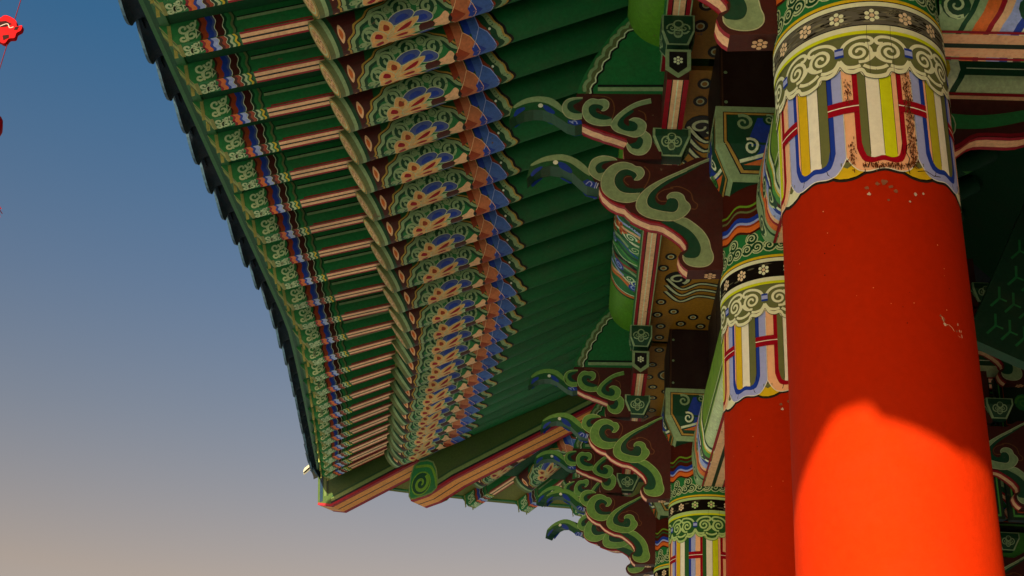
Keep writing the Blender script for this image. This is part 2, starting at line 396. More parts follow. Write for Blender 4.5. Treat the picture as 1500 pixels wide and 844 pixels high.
def curl(p, outer, inner, dark_back, layer):
    pale = outer + inner[::-1] if False else outer + inner
    p.poly(pale, P['pale2'], layer); p.line(pale, .0045, P['cream2'], layer + 1, True)
    if dark_back:
        d = [q for q in dark_back]; p.poly(d, P['deep2'], layer - 1)
P['pale2'] = hx('#93ae7c'); P['cream2'] = hx('#c9cfa0'); P['deep2'] = hx('#0c4a30'); P['beak'] = hx('#1d5a30')

def lower_arm():
    mb = MB(); p = Pat()
    beak = A_([(140, 625), (150, 575), (168, 533), (230, 495), (300, 475), (370, 470), (430, 485), (490, 520), (540, 568), (560, 512), (592, 490), (640, 479), (690, 484)])
    under = A_([(185, 578), (230, 556), (290, 543), (370, 555), (430, 585), (480, 630), (530, 670), (592, 678)])
    lowB = B_([(78, 195), (100, 242), (150, 288), (200, 314), (245, 326), (262, 345), (300, 377), (350, 403), (410, 427), (462, 434), (500, 446), (560, 484), (612, 524), (642, 565), (648, 602), (606, 622), (592, 650), (605, 690), (628, 718), (655, 737), (905, 734)])
    top = B_([(905, 100), (815, 5)]) + A_([(1240, 490), (1130, 540), (940, 530), (770, 500)])
    pts = cr(beak, 3)[:-1] + [beak[-1]] + top[::-1] + lowB[::-1] + under[::-1]
    xs = lowB[0][0]
    board(mb, pts, UNDER, P['deep'], xs)
    # painted curls
    p.poly(beak[:1] + cr(beak[:9], 3) + under[::-1], P['beak'], 0)
    st = A_([(165, 535), (230, 495), (300, 475), (370, 470), (430, 485), (490, 520), (540, 568), (545, 610), (470, 560), (420, 525), (360, 508), (300, 510), (235, 522), (175, 545)])
    p.poly(cr(st, 2, True), P['pale2'], 2)
    p.poly(cr(A_([(345, 520), (390, 530), (430, 570), (425, 592), (385, 575), (350, 550)]), 3, True), P['blue'], 1)
    p.poly(cr(A_([(165, 600), (185, 570), (230, 548), (240, 556), (200, 590), (175, 612)]), 3, True), P['blue'], 1)
    c0 = A_([(325, 522)])[0]; p.disc(c0[0], c0[1], .014, P['white'], 3)
    cuff = A_([(500, 645), (530, 632), (606, 662), (592, 692), (520, 672)]); p.poly(cuff, P['blue'], 2)
    sq = A_([(520, 665), (545, 645), (560, 660), (550, 678)]); p.line(cr(sq, 4), .006, P['sky'], 3)
    sq = A_([(590, 650), (575, 690)]); p.line(sq, .006, P['sky'], 3); sq = A_([(601, 656), (588, 690)]); p.line(sq, .004, P['white'], 3)
    o = cr(A_([(615, 643), (575, 622), (545, 592), (540, 560), (556, 515), (590, 490), (640, 480), (700, 492), (722, 508)]), 4)
    i = cr(A_([(690, 510), (635, 515), (598, 532), (582, 560), (602, 592), (640, 585)]), 4)
    p.poly(cr(A_([(690, 510), (635, 515), (598, 532), (582, 560), (602, 592), (660, 575), (625, 560), (630, 535), (660, 522)]), 3, True), P['deep2'], 1)
    p.poly(o + i, P['pale2'], 2); p.line(o, .0045, P['cream2'], 3)
    o = cr(B_([(325, 285), (270, 298), (210, 293), (150, 270), (105, 230), (90, 180), (100, 125), (135, 75), (185, 45), (240, 36), (290, 48), (315, 63), (352, 70), (372, 100), (362, 130), (335, 152), (305, 152)]), 4)
    i = cr(B_([(325, 125), (315, 105), (290, 90), (255, 80), (215, 90), (185, 120), (175, 160), (190, 200), (225, 230), (280, 240), (345, 238)]), 4)
    p.poly(cr(B_([(305, 152), (325, 125), (315, 105), (290, 90), (255, 80), (215, 90), (185, 120), (175, 160), (190, 200), (225, 230), (280, 240), (345, 232), (372, 205), (310, 208), (262, 198), (238, 172), (232, 145), (252, 122), (280, 122), (295, 138)]), 3, True), P['deep2'], 1)
    p.poly(o + i, P['pale2'], 2); p.line(o, .0045, P['cream2'], 3); p.line(cr(B_([(305, 150), (325, 125), (315, 105), (290, 90), (255, 80), (215, 90), (185, 120), (175, 160), (190, 200), (225, 230), (280, 240), (345, 236)]), 4), .003, P['cream2'], 3)
    o = cr(B_([(815, 3), (720, 42), (620, 88), (520, 132), (440, 172), (380, 212), (335, 262), (318, 318), (335, 360), (380, 390), (440, 408), (520, 418), (590, 410), (640, 380), (670, 340), (665, 310), (640, 285), (625, 252), (590, 233), (545, 236), (520, 258), (522, 278)]), 4)
    i = cr(B_([(545, 268), (575, 272), (595, 300), (590, 340), (565, 362), (520, 360), (470, 352), (410, 332), (388, 300), (395, 260), (430, 215), (520, 152), (650, 92), (740, 50), (828, 18)]), 4)
    p.poly(cr(B_([(522, 278), (545, 268), (575, 272), (595, 300), (590, 340), (565, 362), (520, 360), (470, 352), (410, 332), (388, 300), (395, 260), (430, 215), (520, 152), (650, 92), (735, 52), (690, 85), (560, 155), (475, 212), (442, 260), (452, 295), (482, 314), (510, 308)]), 3, True), P['deep2'], 1)
    p.poly(o + i, P['pale2'], 3); p.line(o, .0045, P['cream2'], 4)
    p.line(cr(B_([(545, 268), (575, 272), (595, 300), (590, 340), (565, 362), (520, 360), (470, 352), (410, 332), (388, 300), (395, 260), (430, 215), (520, 152), (650, 92)]), 3), .003, P['cream2'], 4)
    o = cr(B_([(590, 400), (640, 400), (690, 430), (750, 480), (790, 540), (805, 600), (820, 640), (815, 680), (780, 710), (720, 718), (660, 705), (628, 675), (622, 640)]), 4)
    i = cr(B_([(640, 655), (690, 660), (725, 645), (740, 600), (725, 550), (690, 500), (640, 460), (560, 420)]), 4)
    p.poly(cr(B_([(480, 424), (560, 420), (640, 460), (690, 500), (725, 550), (740, 600), (725, 645), (690, 662), (640, 655), (622, 638), (652, 612), (660, 572), (640, 535), (600, 500), (540, 462)]), 3, True), P['deep2'], 1)
    p.poly(o + i, P['pale2'], 2); p.line(o, .0045, P['cream2'], 3)
    # brown swirls in the ground colour
    for q in ([(370, 205), (400, 150), (405, 100), (370, 62)], [(665, 335), (705, 340), (718, 310), (690, 285), (670, 230), (600, 195), (540, 200)], [(300, 130), (255, 130), (240, 155), (270, 185)], [(520, 290), (470, 285), (455, 250), (500, 215), (560, 205)]):
        p.line(cr(B_(q), 4), .006, hx('#7a4a26'), 0)
    # reddish edge along the underside on the face
    e = B_([(84, 200), (104, 240), (152, 284), (202, 310), (247, 322)]); p.line(cr(e, 3), .010, P['red'], 1)
    e = B_([(285, 365), (350, 400), (410, 422), (462, 430), (505, 445), (565, 484), (616, 526), (645, 570)]); p.line(cr(e, 3), .010, P['red'], 1)
    p.put(mb, lambda u, v, h: (u, -BT / 2 - h, v)); p.put(mb, lambda u, v, h: (u, BT / 2 + h, v))
    # flower under the square foot
    zl = min(z for _, z in lowB); zf = B_([(780, 735)])[0]; q = Pat(); q.flower(zf[0] + .02, 0, .034, P['peach'], 1)
    q.put(mb, lambda u, v, h: (u, v, zl - .001 - h))
    return mb.mesh('bracket_arm', M_PAINT)

def upper_arm():
    mb = MB(); p = Pat()
    beak = A_([(25, 243), (35, 195), (60, 142), (110, 118), (180, 98), (250, 97), (310, 112), (362, 155), (380, 122), (420, 104), (458, 98)])
    under = A_([(70, 212), (120, 192), (180, 180), (240, 182), (300, 202), (350, 235), (400, 268), (450, 282), (497, 272)])
    low = A_([(530, 288), (570, 306), (610, 318), (640, 332), (690, 345), (740, 362), (785, 378), (792, 395), (764, 430), (765, 470), (775, 500), (1010, 500)])
    pts = cr(beak, 3) + A_([(462, 76), (1010, 80)]) + low[::-1] + under[::-1]
    board(mb, pts, UNDER, P['deep'], under[-1][0])
    p.poly(cr(beak[:8], 3) + under[::-1], P['beak'], 0)
    p.poly(cr(A_([(55, 158), (110, 119), (180, 98), (250, 97), (310, 112), (362, 155), (395, 215), (330, 175), (280, 145), (230, 132), (180, 132), (115, 148), (62, 172)]), 2, True), P['pale2'], 2)
    p.poly(cr(A_([(245, 150), (280, 160), (320, 195), (310, 208), (270, 192), (248, 170)]), 3, True), P['blue'], 1)
    p.poly(cr(A_([(55, 215), (75, 180), (120, 165), (125, 180), (90, 205), (62, 226)]), 3, True), P['blue'], 1)
    c0 = A_([(228, 155)])[0]; p.disc(c0[0], c0[1], .014, P['white'], 3)
    p.poly(A_([(405, 248), (490, 250), (497, 274), (450, 283), (404, 268)]), P['blue'], 1)
    p.line(cr(A_([(415, 255), (440, 270), (430, 258), (455, 255), (465, 275)]), 3), .006, P['sky'], 2)
    def c3(oc, ic, dk, l=2):
        p.poly(cr(A_(dk), 3, True), P['deep2'], 1); p.poly(cr(A_(oc), 4) + cr(A_(ic), 4), P['pale2'], l); p.line(cr(A_(oc), 4), .0045, P['cream2'], l + 1)
    c3([(495, 240), (450, 245), (400, 230), (372, 195), (370, 155), (395, 120), (440, 105), (500, 103)], [(500, 112), (450, 118), (410, 135), (400, 165), (415, 190), (450, 205), (497, 205)],
       [(500, 112), (450, 118), (410, 135), (400, 165), (415, 190), (450, 205), (497, 205), (450, 178), (440, 152), (470, 135)])
    c3([(940, 110), (860, 130), (790, 165), (720, 220), (685, 270), (690, 300), (720, 325), (780, 345), (840, 360), (890, 340), (910, 300), (905, 265), (870, 240), (830, 235), (800, 250)],
       [(835, 260), (855, 280), (850, 310), (820, 322), (770, 315), (735, 295), (725, 270), (750, 230), (810, 185), (870, 158), (945, 140)],
       [(800, 250), (835, 260), (855, 280), (850, 310), (820, 322), (770, 315), (735, 295), (725, 270), (750, 230), (810, 185), (830, 195), (770, 240), (770, 270), (800, 285)])
    c3([(620, 188), (640, 190), (665, 170), (668, 135), (640, 115), (600, 118), (560, 112), (525, 130), (502, 165), (500, 210), (520, 250), (560, 275), (620, 287), (685, 283)][::-1],
       [(635, 165), (610, 150), (565, 148), (540, 170), (545, 205), (580, 235), (640, 248), (690, 238)],
       [(620, 188), (635, 165), (610, 150), (565, 148), (540, 170), (545, 205), (580, 235), (640, 248), (690, 235), (640, 215), (600, 205), (585, 182), (600, 170)], 4)
    c3([(905, 320), (935, 345), (945, 380), (935, 430), (900, 468), (850, 475), (805, 455), (785, 420), (790, 395)], [(820, 430), (860, 435), (885, 410), (890, 375), (865, 350)],
       [(865, 350), (890, 375), (885, 410), (860, 435), (820, 430), (795, 408), (840, 392), (855, 370)])
    for q in ([(690, 240), (705, 180), (690, 120), (640, 95), (560, 92)], [(910, 250), (900, 205), (860, 185)], [(585, 190), (610, 195), (620, 205)]):
        p.line(cr(A_(q), 4), .006, hx('#7a4a26'), 0)
    e = A_([(505, 275), (570, 302), (610, 314), (690, 341), (785, 374)]); p.line(cr(e, 3), .010, P['red'], 1)
    p.put(mb, lambda u, v, h: (u, -BT / 2 - h, v)); p.put(mb, lambda u, v, h: (u, BT / 2 + h, v))
    return mb.mesh('bracket_arm', M_PAINT)

def end_board():                                  # green board above the arms, with a wavy pale edge
    mb = MB(); p = Pat()
    o = C_([(112, 605), (122, 560), (160, 480), (225, 370), (300, 262), (365, 175), (440, 105), (500, 90), (640, 180), (700, 250), (700, 640), (112, 640)])
    mb.prism(o, lambda a, b, h: (a, h, b), -.045, .045, P['green'], lambda a, b: [(0, 1, P['deep'])])
    wv = []
    base = C_([(165, 600), (205, 505), (265, 395), (335, 290), (405, 205), (478, 150)])
    c = cr(base, 6)
    for i, (x, y) in enumerate(c): wv.append((x + .008 * sin(i * 1.5), y + .008 * cos(i * 1.5)))
    p.line([(x + .024, y - .012) for x, y in wv], .022, P['black'], 1); p.line(wv, .05, P['moss'], 2); p.line([(x - .012, y + .006) for x, y in wv], .018, P['pale2'], 3); p.line([(x + .021, y - .01) for x, y in wv], .008, P['cream'], 3)
    p.line(C_([(245, 575), (700, 575)]), .026, P['pale2'], 2); p.line(C_([(245, 552), (700, 552)]), .014, P['black'], 1)
    p.put(mb, lambda u, v, h: (u, -.045 - h, v)); p.put(mb, lambda u, v, h: (u, .045 + h, v))
    return mb.mesh('bracket_board', M_PAINT)

def cloud_motif(p, x, z, s, layer=2):
    for dx, dz, cw in ((-.30, .05, 1), (.30, .05, -1)):
        p.disc(x + dx * s, z + dz * s, .30 * s, P['pale2'], layer, 12); p.disc(x + dx * s, z + dz * s, .22 * s, P['deep'], layer + 1, 12)
        p.spiral(x + dx * s, z + dz * s, .02 * s, .17 * s, 1.2, radians(90), .07 * s, P['pale2'], layer + 2, cw=cw, n=12)
    for r, c in ((.26, 'pale2'), (.18, 'deep'), (.11, 'pale2')): p.disc(x, z + .30 * s, r * s, P[c], layer + 3 if c == 'pale2' else layer + 4, 12)
    for r, c in ((.24, 'pale2'), (.16, 'deep'), (.09, 'pale2')): p.disc(x, z - .20 * s, r * s, P[c], layer + 5, 12)

def block_mesh(hw, hd, z0, zm, z1, inset, motif):  # bearing block: straight top, tapered foot
    mb = MB()
    a = [(-hw, -hd), (hw, -hd), (hw, hd), (-hw, hd)]; bq = [(x * (1 - inset / hw), y * (1 - inset / hd)) for x, y in a]
    for i in range(4):
        j = (i + 1) % 4
        mb.face([(*a[i], zm), (*a[j], zm), (*a[j], z1), (*a[i], z1)], P['pale2']); mb.face([(*bq[i], z0), (*bq[j], z0), (*a[j], zm), (*a[i], zm)], P['pale2'])
    mb.face([(*q, z0) for q in bq[::-1]], P['deep']); mb.face([(*q, z1) for q in a], P['deep'])
    H = z1 - z0
    def fmap(side):
        def f(u, v, h):
            # v measured from the foot; lean follows the taper below zm
            z = z0 + v; k = 0 if z > zm else (zm - z) / (zm - z0) * inset
            return [(u, -hd + k - h, z), (hd * 0 - hw + k - h, u, z), (u, hd - k + h, z), (hw - k + h, u, z)][side]
        return f
    zk = zm - z0
    for side in range(4):
        p = Pat(); W = hw if side in (0, 2) else hd; e = .12 * W
        q = [(-(W - inset) + e, e * .6), ((W - inset) - e, e * .6), (W - e, zk), (-(W - e), zk)]
        q2 = [(-(W - e), zk), (W - e, zk), (W - e, H - e * .6), (-(W - e), H - e * .6)]
        if motif == 'cloud':
            p.poly(q, P['deep'], 1); p.poly(q2, P['deep'], 1); cloud_motif(p, 0, H * .45, H * .62)
        else:
            def hexa(g): return [(-(W - inset) + g, g), ((W - inset) - g, g), (W - g, zk + g * .3), (W - g, H - g), (-(W - g), H - g), (-(W - g), zk + g * .3)]
            for g, c, l in ((.035, 'black', 1), (.040, 'gold', 2), (.052, 'black', 3), (.056, 'deep', 4)): p.poly(hexa(g), P[c], l)
            p.poly([(-.16, .10), (W * .5, .09), (W - .07, zk + .03), (W - .07, H - .07), (-.15, H - .07), (-.20, zk + .02)], P['blue'], 5)
            p.poly([(-.22, .075), (W * .5, .075), (W * .72, zk * .85), (W * .1, zk * 1.0), (-.08, zk * .70)], P['orange'], 6)
            p.line(cr([(-.24, .09), (-.10, zk * .76), (W * .05, zk * 1.06), (W * .72, zk * 1.1)], 4), .016, P['cream'], 7)
            for x, z, r, c in ((-.62 * W, H * .74, .058, 'pale2'), (-.52 * W, H * .40, .05, 'cream'), (.42 * W, H * .70, .07, 'pale2'), (-.25 * W, H * .80, .035, 'pale2'), (-.2 * W, H * .30, .035, 'leaf'), (.72 * W, H * .82, .04, 'leaf')):
                p.disc(x, z, r, P['deep'], 7, 12); p.spiral(x, z, .006, r * .85, 1.4, radians(120), r * .32, P[c], 8, n=18)
            p = p.split(.03)
        p.put(mb, fmap(side))
    return mb.mesh('bearing_block' if motif == 'cloud' else 'capital_block', M_PAINT)

ME_LOW, ME_UP, ME_EB = lower_arm(), upper_arm(), end_board()
keep = P['pale2'], P['cream2']; P['pale2'], P['cream2'] = hx('#6fa04c'), hx('#b0cc80')      # the far sets get a fresher green
ME_LOW_G, ME_UP_G = lower_arm(), upper_arm(); P['pale2'], P['cream2'] = keep
ME_SORO = block_mesh(.085, .085, 0, .07, .17, .03, 'cloud')
ME_SORO2 = block_mesh(.10, .085, 0, .10, .15, .045, 'cloud')
ME_CAP = block_mesh(.36, .36, 0, .17, .40, .09, 'scroll')

PX = .395                                          # line of the eaves purlin
def cross_arm(half):
    mb = MB(); w = .055; z0, z1 = 3.90, 4.09
    mb.box(PX - w, PX + w, -half, half, z0, z1, P['maroon'])
    p = Pat(); p.poly([(-w, -half), (w, -half), (w, half), (-w, half)], P['red'], 0); p.poly([(-w * .5, -half), (w * .5, -half), (w * .5, half), (-w * .5, half)], P['peach'], 1); p.line([(0, -half), (0, half)], .006, P['cream'], 2)
    for s in (-1, 1): p.line([(s * w * .5, -half), (s * w * .5, half)], .005, P['black'], 2)
    p.put(mb, lambda u, v, h: (PX + u, v, z0 - h))
    q = Pat(); W = w + .01
    q.poly([(-W, 4.09), (-W, 3.96), (0, 3.91), (W, 3.96), (W, 4.09)], P['pale2'], 0); q.poly([(-W * .7, 4.075), (-W * .7, 3.98), (0, 3.94), (W * .7, 3.98), (W * .7, 4.075)], P['black'], 1); q.flower(0, 4.02, .028, P['cream'], 2)
    q.put(mb, lambda u, v, h: (PX + u, -half - h, v)); q.put(mb, lambda u, v, h: (PX + u, half + h, v))
    return mb.mesh('cross_arm', M_PAINT)
ME_XARM = cross_arm(.52)
def bracket_set(M, arm_only=False, fresh=False):
    part('bracket_arm', ME_LOW_G if fresh else ME_LOW, M); part('bracket_arm', ME_UP_G if fresh else ME_UP, M)
    part('bracket_board', ME_EB, M)
    if arm_only: return
    part('cross_arm', ME_XARM, M)
    part('bearing_block', ME_SORO2, M @ Matrix.Translation((PX, 0, 3.755)))
    for s in (-1, 1): part('bearing_block', ME_SORO, M @ Matrix.Translation((PX, s * .44, 4.14)))
T = Matrix.Translation
for y in CY:
    bracket_set(T((0, y, 0)), fresh=y > 9)
    part('capital_block', ME_CAP, T((CX, y, 3.46)))
    part('capital_block', ME_CAP, T((CXB, y, 3.46)))
def beam_seat():
    mb = MB(); mb.box(-.33, .60, -.30, .30, 3.862, 4.395, hx('#2a0f0a'), dict(bottom=hx('#3a1812')))
    p = Pat()
    for z in (3.93, 4.12, 4.30): p.disc(-.30, z, .010, P['pale2'], 1, 8)
    p.line([(-.318, 3.87), (-.318, 4.39)], .008, hx('#5a3a22'), 1); p.put(mb, lambda u, v, h: (u, -.30 - h, v))
    return mb.mesh('beam_seat', M_PAINT)
ME_SEAT = beam_seat()
for y in CY: part('beam_seat', ME_SEAT, T((CX, y, 0)))
# corner columns carry arms along the hip and along the end facade as well
def turned(yc, ang, k=1.0): return T((CX, yc, 0)) @ Matrix.Rotation(ang, 4, 'Z') @ Matrix.Diagonal((k, 1, 1, 1)) @ T((-CX, 0, 0))
bracket_set(turned(CY[-1], radians(-40), 1.28), True, True); bracket_set(turned(CY[-1], radians(-90)), True, True)
bracket_set(turned(CY[0], radians(40), 1.28), True); bracket_set(turned(CY[0], radians(90)), True)

# ================================================================== BEAMS
def ornament_end(p, x0, sgn, w, k_=1.0):
    # painted head of a beam: wave bands then scrolls, reaching w to both sides of the centre line; x grows away from the column
    x = .0
    for c, d in (('pale2', .10), ('deep', .02), ('pale2', .03), ('orange', .05), ('red', .02), ('peach', .03), ('sky', .05), ('blue', .03), ('cream', .02), ('maroon', .03), ('leaf', .05), ('yellow', .02), ('cream', .03), ('deep', .02)):
        n = 10; d *= k_
        e0 = [(x0 + sgn * (x + .03 * cos(2 * pi * i / n * 1.5)), -w + 2 * w * i / n) for i in range(n + 1)]
        for i in range(n):
            a, b_ = e0[i], e0[i + 1]; p.poly([a, b_, (b_[0] + sgn * d, b_[1]), (a[0] + sgn * d, a[1])], P[c], 1)
        x += d
    for k, (dx, dy) in enumerate(((.06, .5), (.06, -.5), (.24, .0), (.34, .55), (.34, -.55))):
        dx *= k_; p.disc(x0 + sgn * dx, dy * w, .055, P['deep'], 2, 12); p.spiral(x0 + sgn * dx, dy * w, .005, .05, 1.5, 1.0, .014, P['pale'], 3, n=20, cw=1 if k % 2 else -1)

def roll_beam(length, hw, z0, z1, name, side='olive', kk=None):
    # along +y from 0; rounded lower arrises; near/far faces olive, heads painted
    mb = MB(); r = .075
    prof = [(-hw, z1)] + [(-hw - .012 * sin(pi * t / 4), z1 + (z0 + r - z1) * t / 4) for t in range(1, 4)] + [(-hw + r - r * cos(a), z0 + r - r * sin(a)) for a in [k * pi / 2 / 7 for k in range(8)]]
    prof = prof + [(-x, z) for x, z in prof[::-1]]
    n = len(prof)
    rows = [[(x, y, z) for x, z in prof] for y in (0, length)]
    def cf(a, b_):
        z = (prof[b_][1] + prof[b_ + 1][1]) / 2
        return P[side] if z > z0 + r + .001 else (P['pale'] if z > z0 + .002 else P['red'])
    mb.grid(rows, cf, True); mb.face([(x, 0, z) for x, z in prof], P['deep']); mb.face([(x, length, z) for x, z in prof[::-1]], P['deep']); mb.face([(-hw, 0, z1), (hw, 0, z1), (hw, length, z1), (-hw, length, z1)], P['deep'])
    p = Pat(); w = hw - r + .02
    p.poly([(0, -w), (length, -w), (length, w), (0, w)], P['red'], 0)
    for s in (-1, 1): p.poly([(0, s * w * .12), (length, s * w * .12), (length, s * w * .78), (0, s * w * .78)], P['peach'], 1)
    p.poly([(0, -w * .15), (length, -w * .15), (length, w * .15), (0, w * .15)], hx('#14301c'), 2)
    p.put(mb, lambda u, v, h: (v, u, z0 - h))
    zc = (z0 + r + z1) / 2; hh = (z1 - z0 - r) / 2
    # developed surface: side face and roll together
    arc = [0]; 
    for k in range(1, n): arc.append(arc[-1] + hypot(prof[k][0] - prof[k - 1][0], prof[k][1] - prof[k - 1][1]))
    half = arc[11]
    def dev(sg):
        def f(u, v, h):
            s = min(max(v + half / 2, 0), half * .999)
            for k in range(n - 1):
                if arc[k + 1] >= s: break
            t = (s - arc[k]) / (arc[k + 1] - arc[k] or 1)
            x = prof[k][0] + (prof[k + 1][0] - prof[k][0]) * t; z = prof[k][1] + (prof[k + 1][1] - prof[k][1]) * t
            dx, dz = prof[k + 1][0] - prof[k][0], prof[k + 1][1] - prof[k][1]; l = hypot(dx, dz)
            nx, nz = dz / l, -dx / l
            return (sg * (x + nx * h), u, z + nz * h)
        return f
    q = Pat(); kk = kk or (1.7 if length > 2.5 else 1.0); ornament_end(q, .0, 1, half / 2, kk); ornament_end(q, length, -1, half / 2, kk)
    q.line([(0, half / 2 - .14), (length, half / 2 - .14)], .012, P['deep'], 0); q.line([(.4, half / 2 - .16), (length - .4, half / 2 - .16)], .006, P['cream'], 0)
    q = q.split(.02)        # the flat paint follows the roll
    q.put(mb, dev(1)); q.put(mb, dev(-1))
    return mb.mesh(name, M_PAINT)
for x in (CX, CXB):
    for a, b_ in zip(CY, CY[1:]):
        part('architrave', roll_beam(b_ - a - 2 * CR + .04, .14, 3.10, 3.50, 'architrave'), T((x, a + CR - .02, 0)))
RZ = Matrix.Rotation(-pi / 2, 4, 'Z')               # local +y becomes world +x
for y in (CY[0], CY[2], CY[-1]):
    part('architrave', roll_beam(CXB - CX - 2 * CR + .04, .14, 3.08, 3.50, 'architrave', 'leaf', 1.0), T((CX + CR - .02, y, 0)) @ RZ)
for y in (CY[3], CY[4]):
    part('tie_beam', roll_beam(CXB - CX + .3, .17, 4.17, 4.62, 'tie_beam', 'deep'), T((CX + .12, y, 0)) @ RZ)

# inward arm under each tie beam (scrolled corbel)
def corbel():
    mb = MB(); p = Pat()
    pts = cr([(0, 3.86), (.22, 3.87), (.42, 3.80), (.6, 3.84), (.72, 3.92), (.95, 3.93), (1.12, 4.02), (1.3, 4.10), (1.42, 4.166)], 4) + [(0, 4.166)]
    mb.prism(pts, lambda a, b, h: (a, h, b), -.06, .06, P['maroon'], lambda a, b: UNDER if b[0] > a[0] else [(0, 1, P['deep'])])
    for cx_, cz, r, cw in ((.18, 3.98, .09, 1), (.48, 4.00, .11, -1)):
        p.disc(cx_, cz, r * 1.15, P['green'], 1, 18); p.spiral(cx_, cz, .02, r, 1.1, radians(40), .06, P['leaf'], 2, cw=cw, n=24); p.ring(cx_, cz, r * 1.2, .006, P['cream2'], 3, 20)
    p.line(cr([(.58, 4.02), (.75, 4.02), (.95, 4.06), (1.2, 4.14)], 5), [.10 - .003 * i for i in range(16)], P['mid'], 1)
    p.line(cr([(0, 3.875), (.22, 3.885), (.42, 3.815), (.6, 3.855), (.72, 3.935), (.95, 3.945), (1.12, 4.035), (1.3, 4.115)], 4), .02, P['red'], 2)
    p.put(mb, lambda u, v, h: (u, -.06 - h, v)); p.put(mb, lambda u, v, h: (u, .06 + h, v))
    return mb.mesh('corbel', M_PAINT)
ME_CORB = corbel()
for y in CY[1:-1]: part('corbel', ME_CORB, T((CX + .33, y, 0)))

# eaves purlin, its support strip and the cloud-painted boards behind it
YA, YB = -1.73 - .45, 11.74
def purlin():
    mb = MB(); r = .25; zc = 4.72; n = 40; L_ = YB - YA
    mb.grid([[(PX + sin(2 * pi * k / n) * r, y, zc - cos(2 * pi * k / n) * r) for k in range(n)] for y in (YA, YB)], hx('#5c9420'), True, True)
    for y, d in ((YA, 1), (YB, -1)): mb.face([(PX + sin(2 * pi * k / n) * r, y, zc - cos(2 * pi * k / n) * r) for k in range(n)][::d], P['orange'])
    p = Pat(); rng = random.Random(5); W = pi * r
    bays = list(zip(CY, CY[1:]))
    for a, b_ in bays:
        segs = [(a + 1.45, a + 3.05)] if b_ - a > 3 else [(a + .75, b_ - .72)]
        if b_ - a < 3: segs = [(b_ - 1.15, b_ - .62)]
        for s0, s1 in segs:
            p.poly([(-W, s0), (W, s0), (W, s1), (-W, s1)], P['green'], 0)
            cols = ['orange', 'cream', 'deep', 'pale2', 'blue', 'deep', 'leaf', 'pale', 'black', 'rust', 'pale2', 'deep', 'sky', 'peach']
            m = int((s1 - s0) / .055)
            for k in range(m):
                y0 = s0 + .05 + k * (s1 - s0 - .1) / m; ph = rng.uniform(0, 6)
                pts = [(-W + 2 * W * i / 40, y0 + .09 * sin(i * .32) + .02 * sin(i * .9 + ph)) for i in range(41)]
                p.line(pts, rng.uniform(.015, .04), P[cols[k % len(cols)]], 1)
            for k in range(int(26 * (s1 - s0))):
                u, y0 = rng.uniform(-W * .75, W * .5), rng.uniform(s0 + .12, s1 - .12)
                c = rng.choice(['blue', 'deep', 'maroon', 'green']); p.disc(u, y0, .055, P[c], 2, 12)
                p.spiral(u, y0, .006, .048, 1.5, rng.uniform(0, 6), .015, P[rng.choice(['pale', 'cream', 'pale2', 'sky'])], 3, n=20)
            for k in range(3):
                u, y0 = -.25 - .12 * k, (s0 + s1) / 2 + .12 * (k - 1)
                for q in range(5): p.disc(u + .05 * cos(q * 1.25), y0 + .05 * sin(q * 1.25), .035, P['orange'], 4, 8, .018, q * 1.25); p.disc(u + .05 * cos(q * 1.25), y0 + .05 * sin(q * 1.25), .018, P['red'], 5, 8, .008, q * 1.25)
            for y0 in (s0, s1): p.line([(-W, y0), (W, y0)], .03, P['orange'], 2); p.line([(-W, y0 + .03), (W, y0 + .03)], .02, P['deep'], 2); p.line([(-W, y0 - .03), (W, y0 - .03)], .012, P['cream'], 2)
    p.put(mb, lambda u, v, h: (PX + sin(u / r) * (r + h), v, zc - cos(u / r) * (r + h)), du=.035)
    return mb.mesh('purlin', M_PAINT)
part('purlin', purlin())
def strip_beam(x0, x1, z0, z1, ya, yb):
    mb = MB(); mb.box(x0, x1, ya, yb, z0, z1, P['green'])
    p = Pat(); c = (x0 + x1) / 2; w = (x1 - x0) / 2
    p.poly([(-w, ya), (w, ya), (w, yb), (-w, yb)], P['red'], 0); p.poly([(-w * .55, ya), (w * .5, ya), (w * .5, yb), (-w * .55, yb)], P['peach'], 1); p.line([(0, ya), (0, yb)], .006, P['cream'], 2)
    for s in (-1, 1): p.line([(s * w * .52, ya), (s * w * .52, yb)], .006, P['black'], 2); p.line([(s * w * .96, ya), (s * w * .96, yb)], .007, P['pale2'], 2)
    p.put(mb, lambda u, v, h: (c + u, v, z0 - h)); return mb.mesh('purlin_support', M_PAINT)
part('purlin_support', strip_beam(PX - .065, PX + .065, 4.312, 4.50, YA, YB))
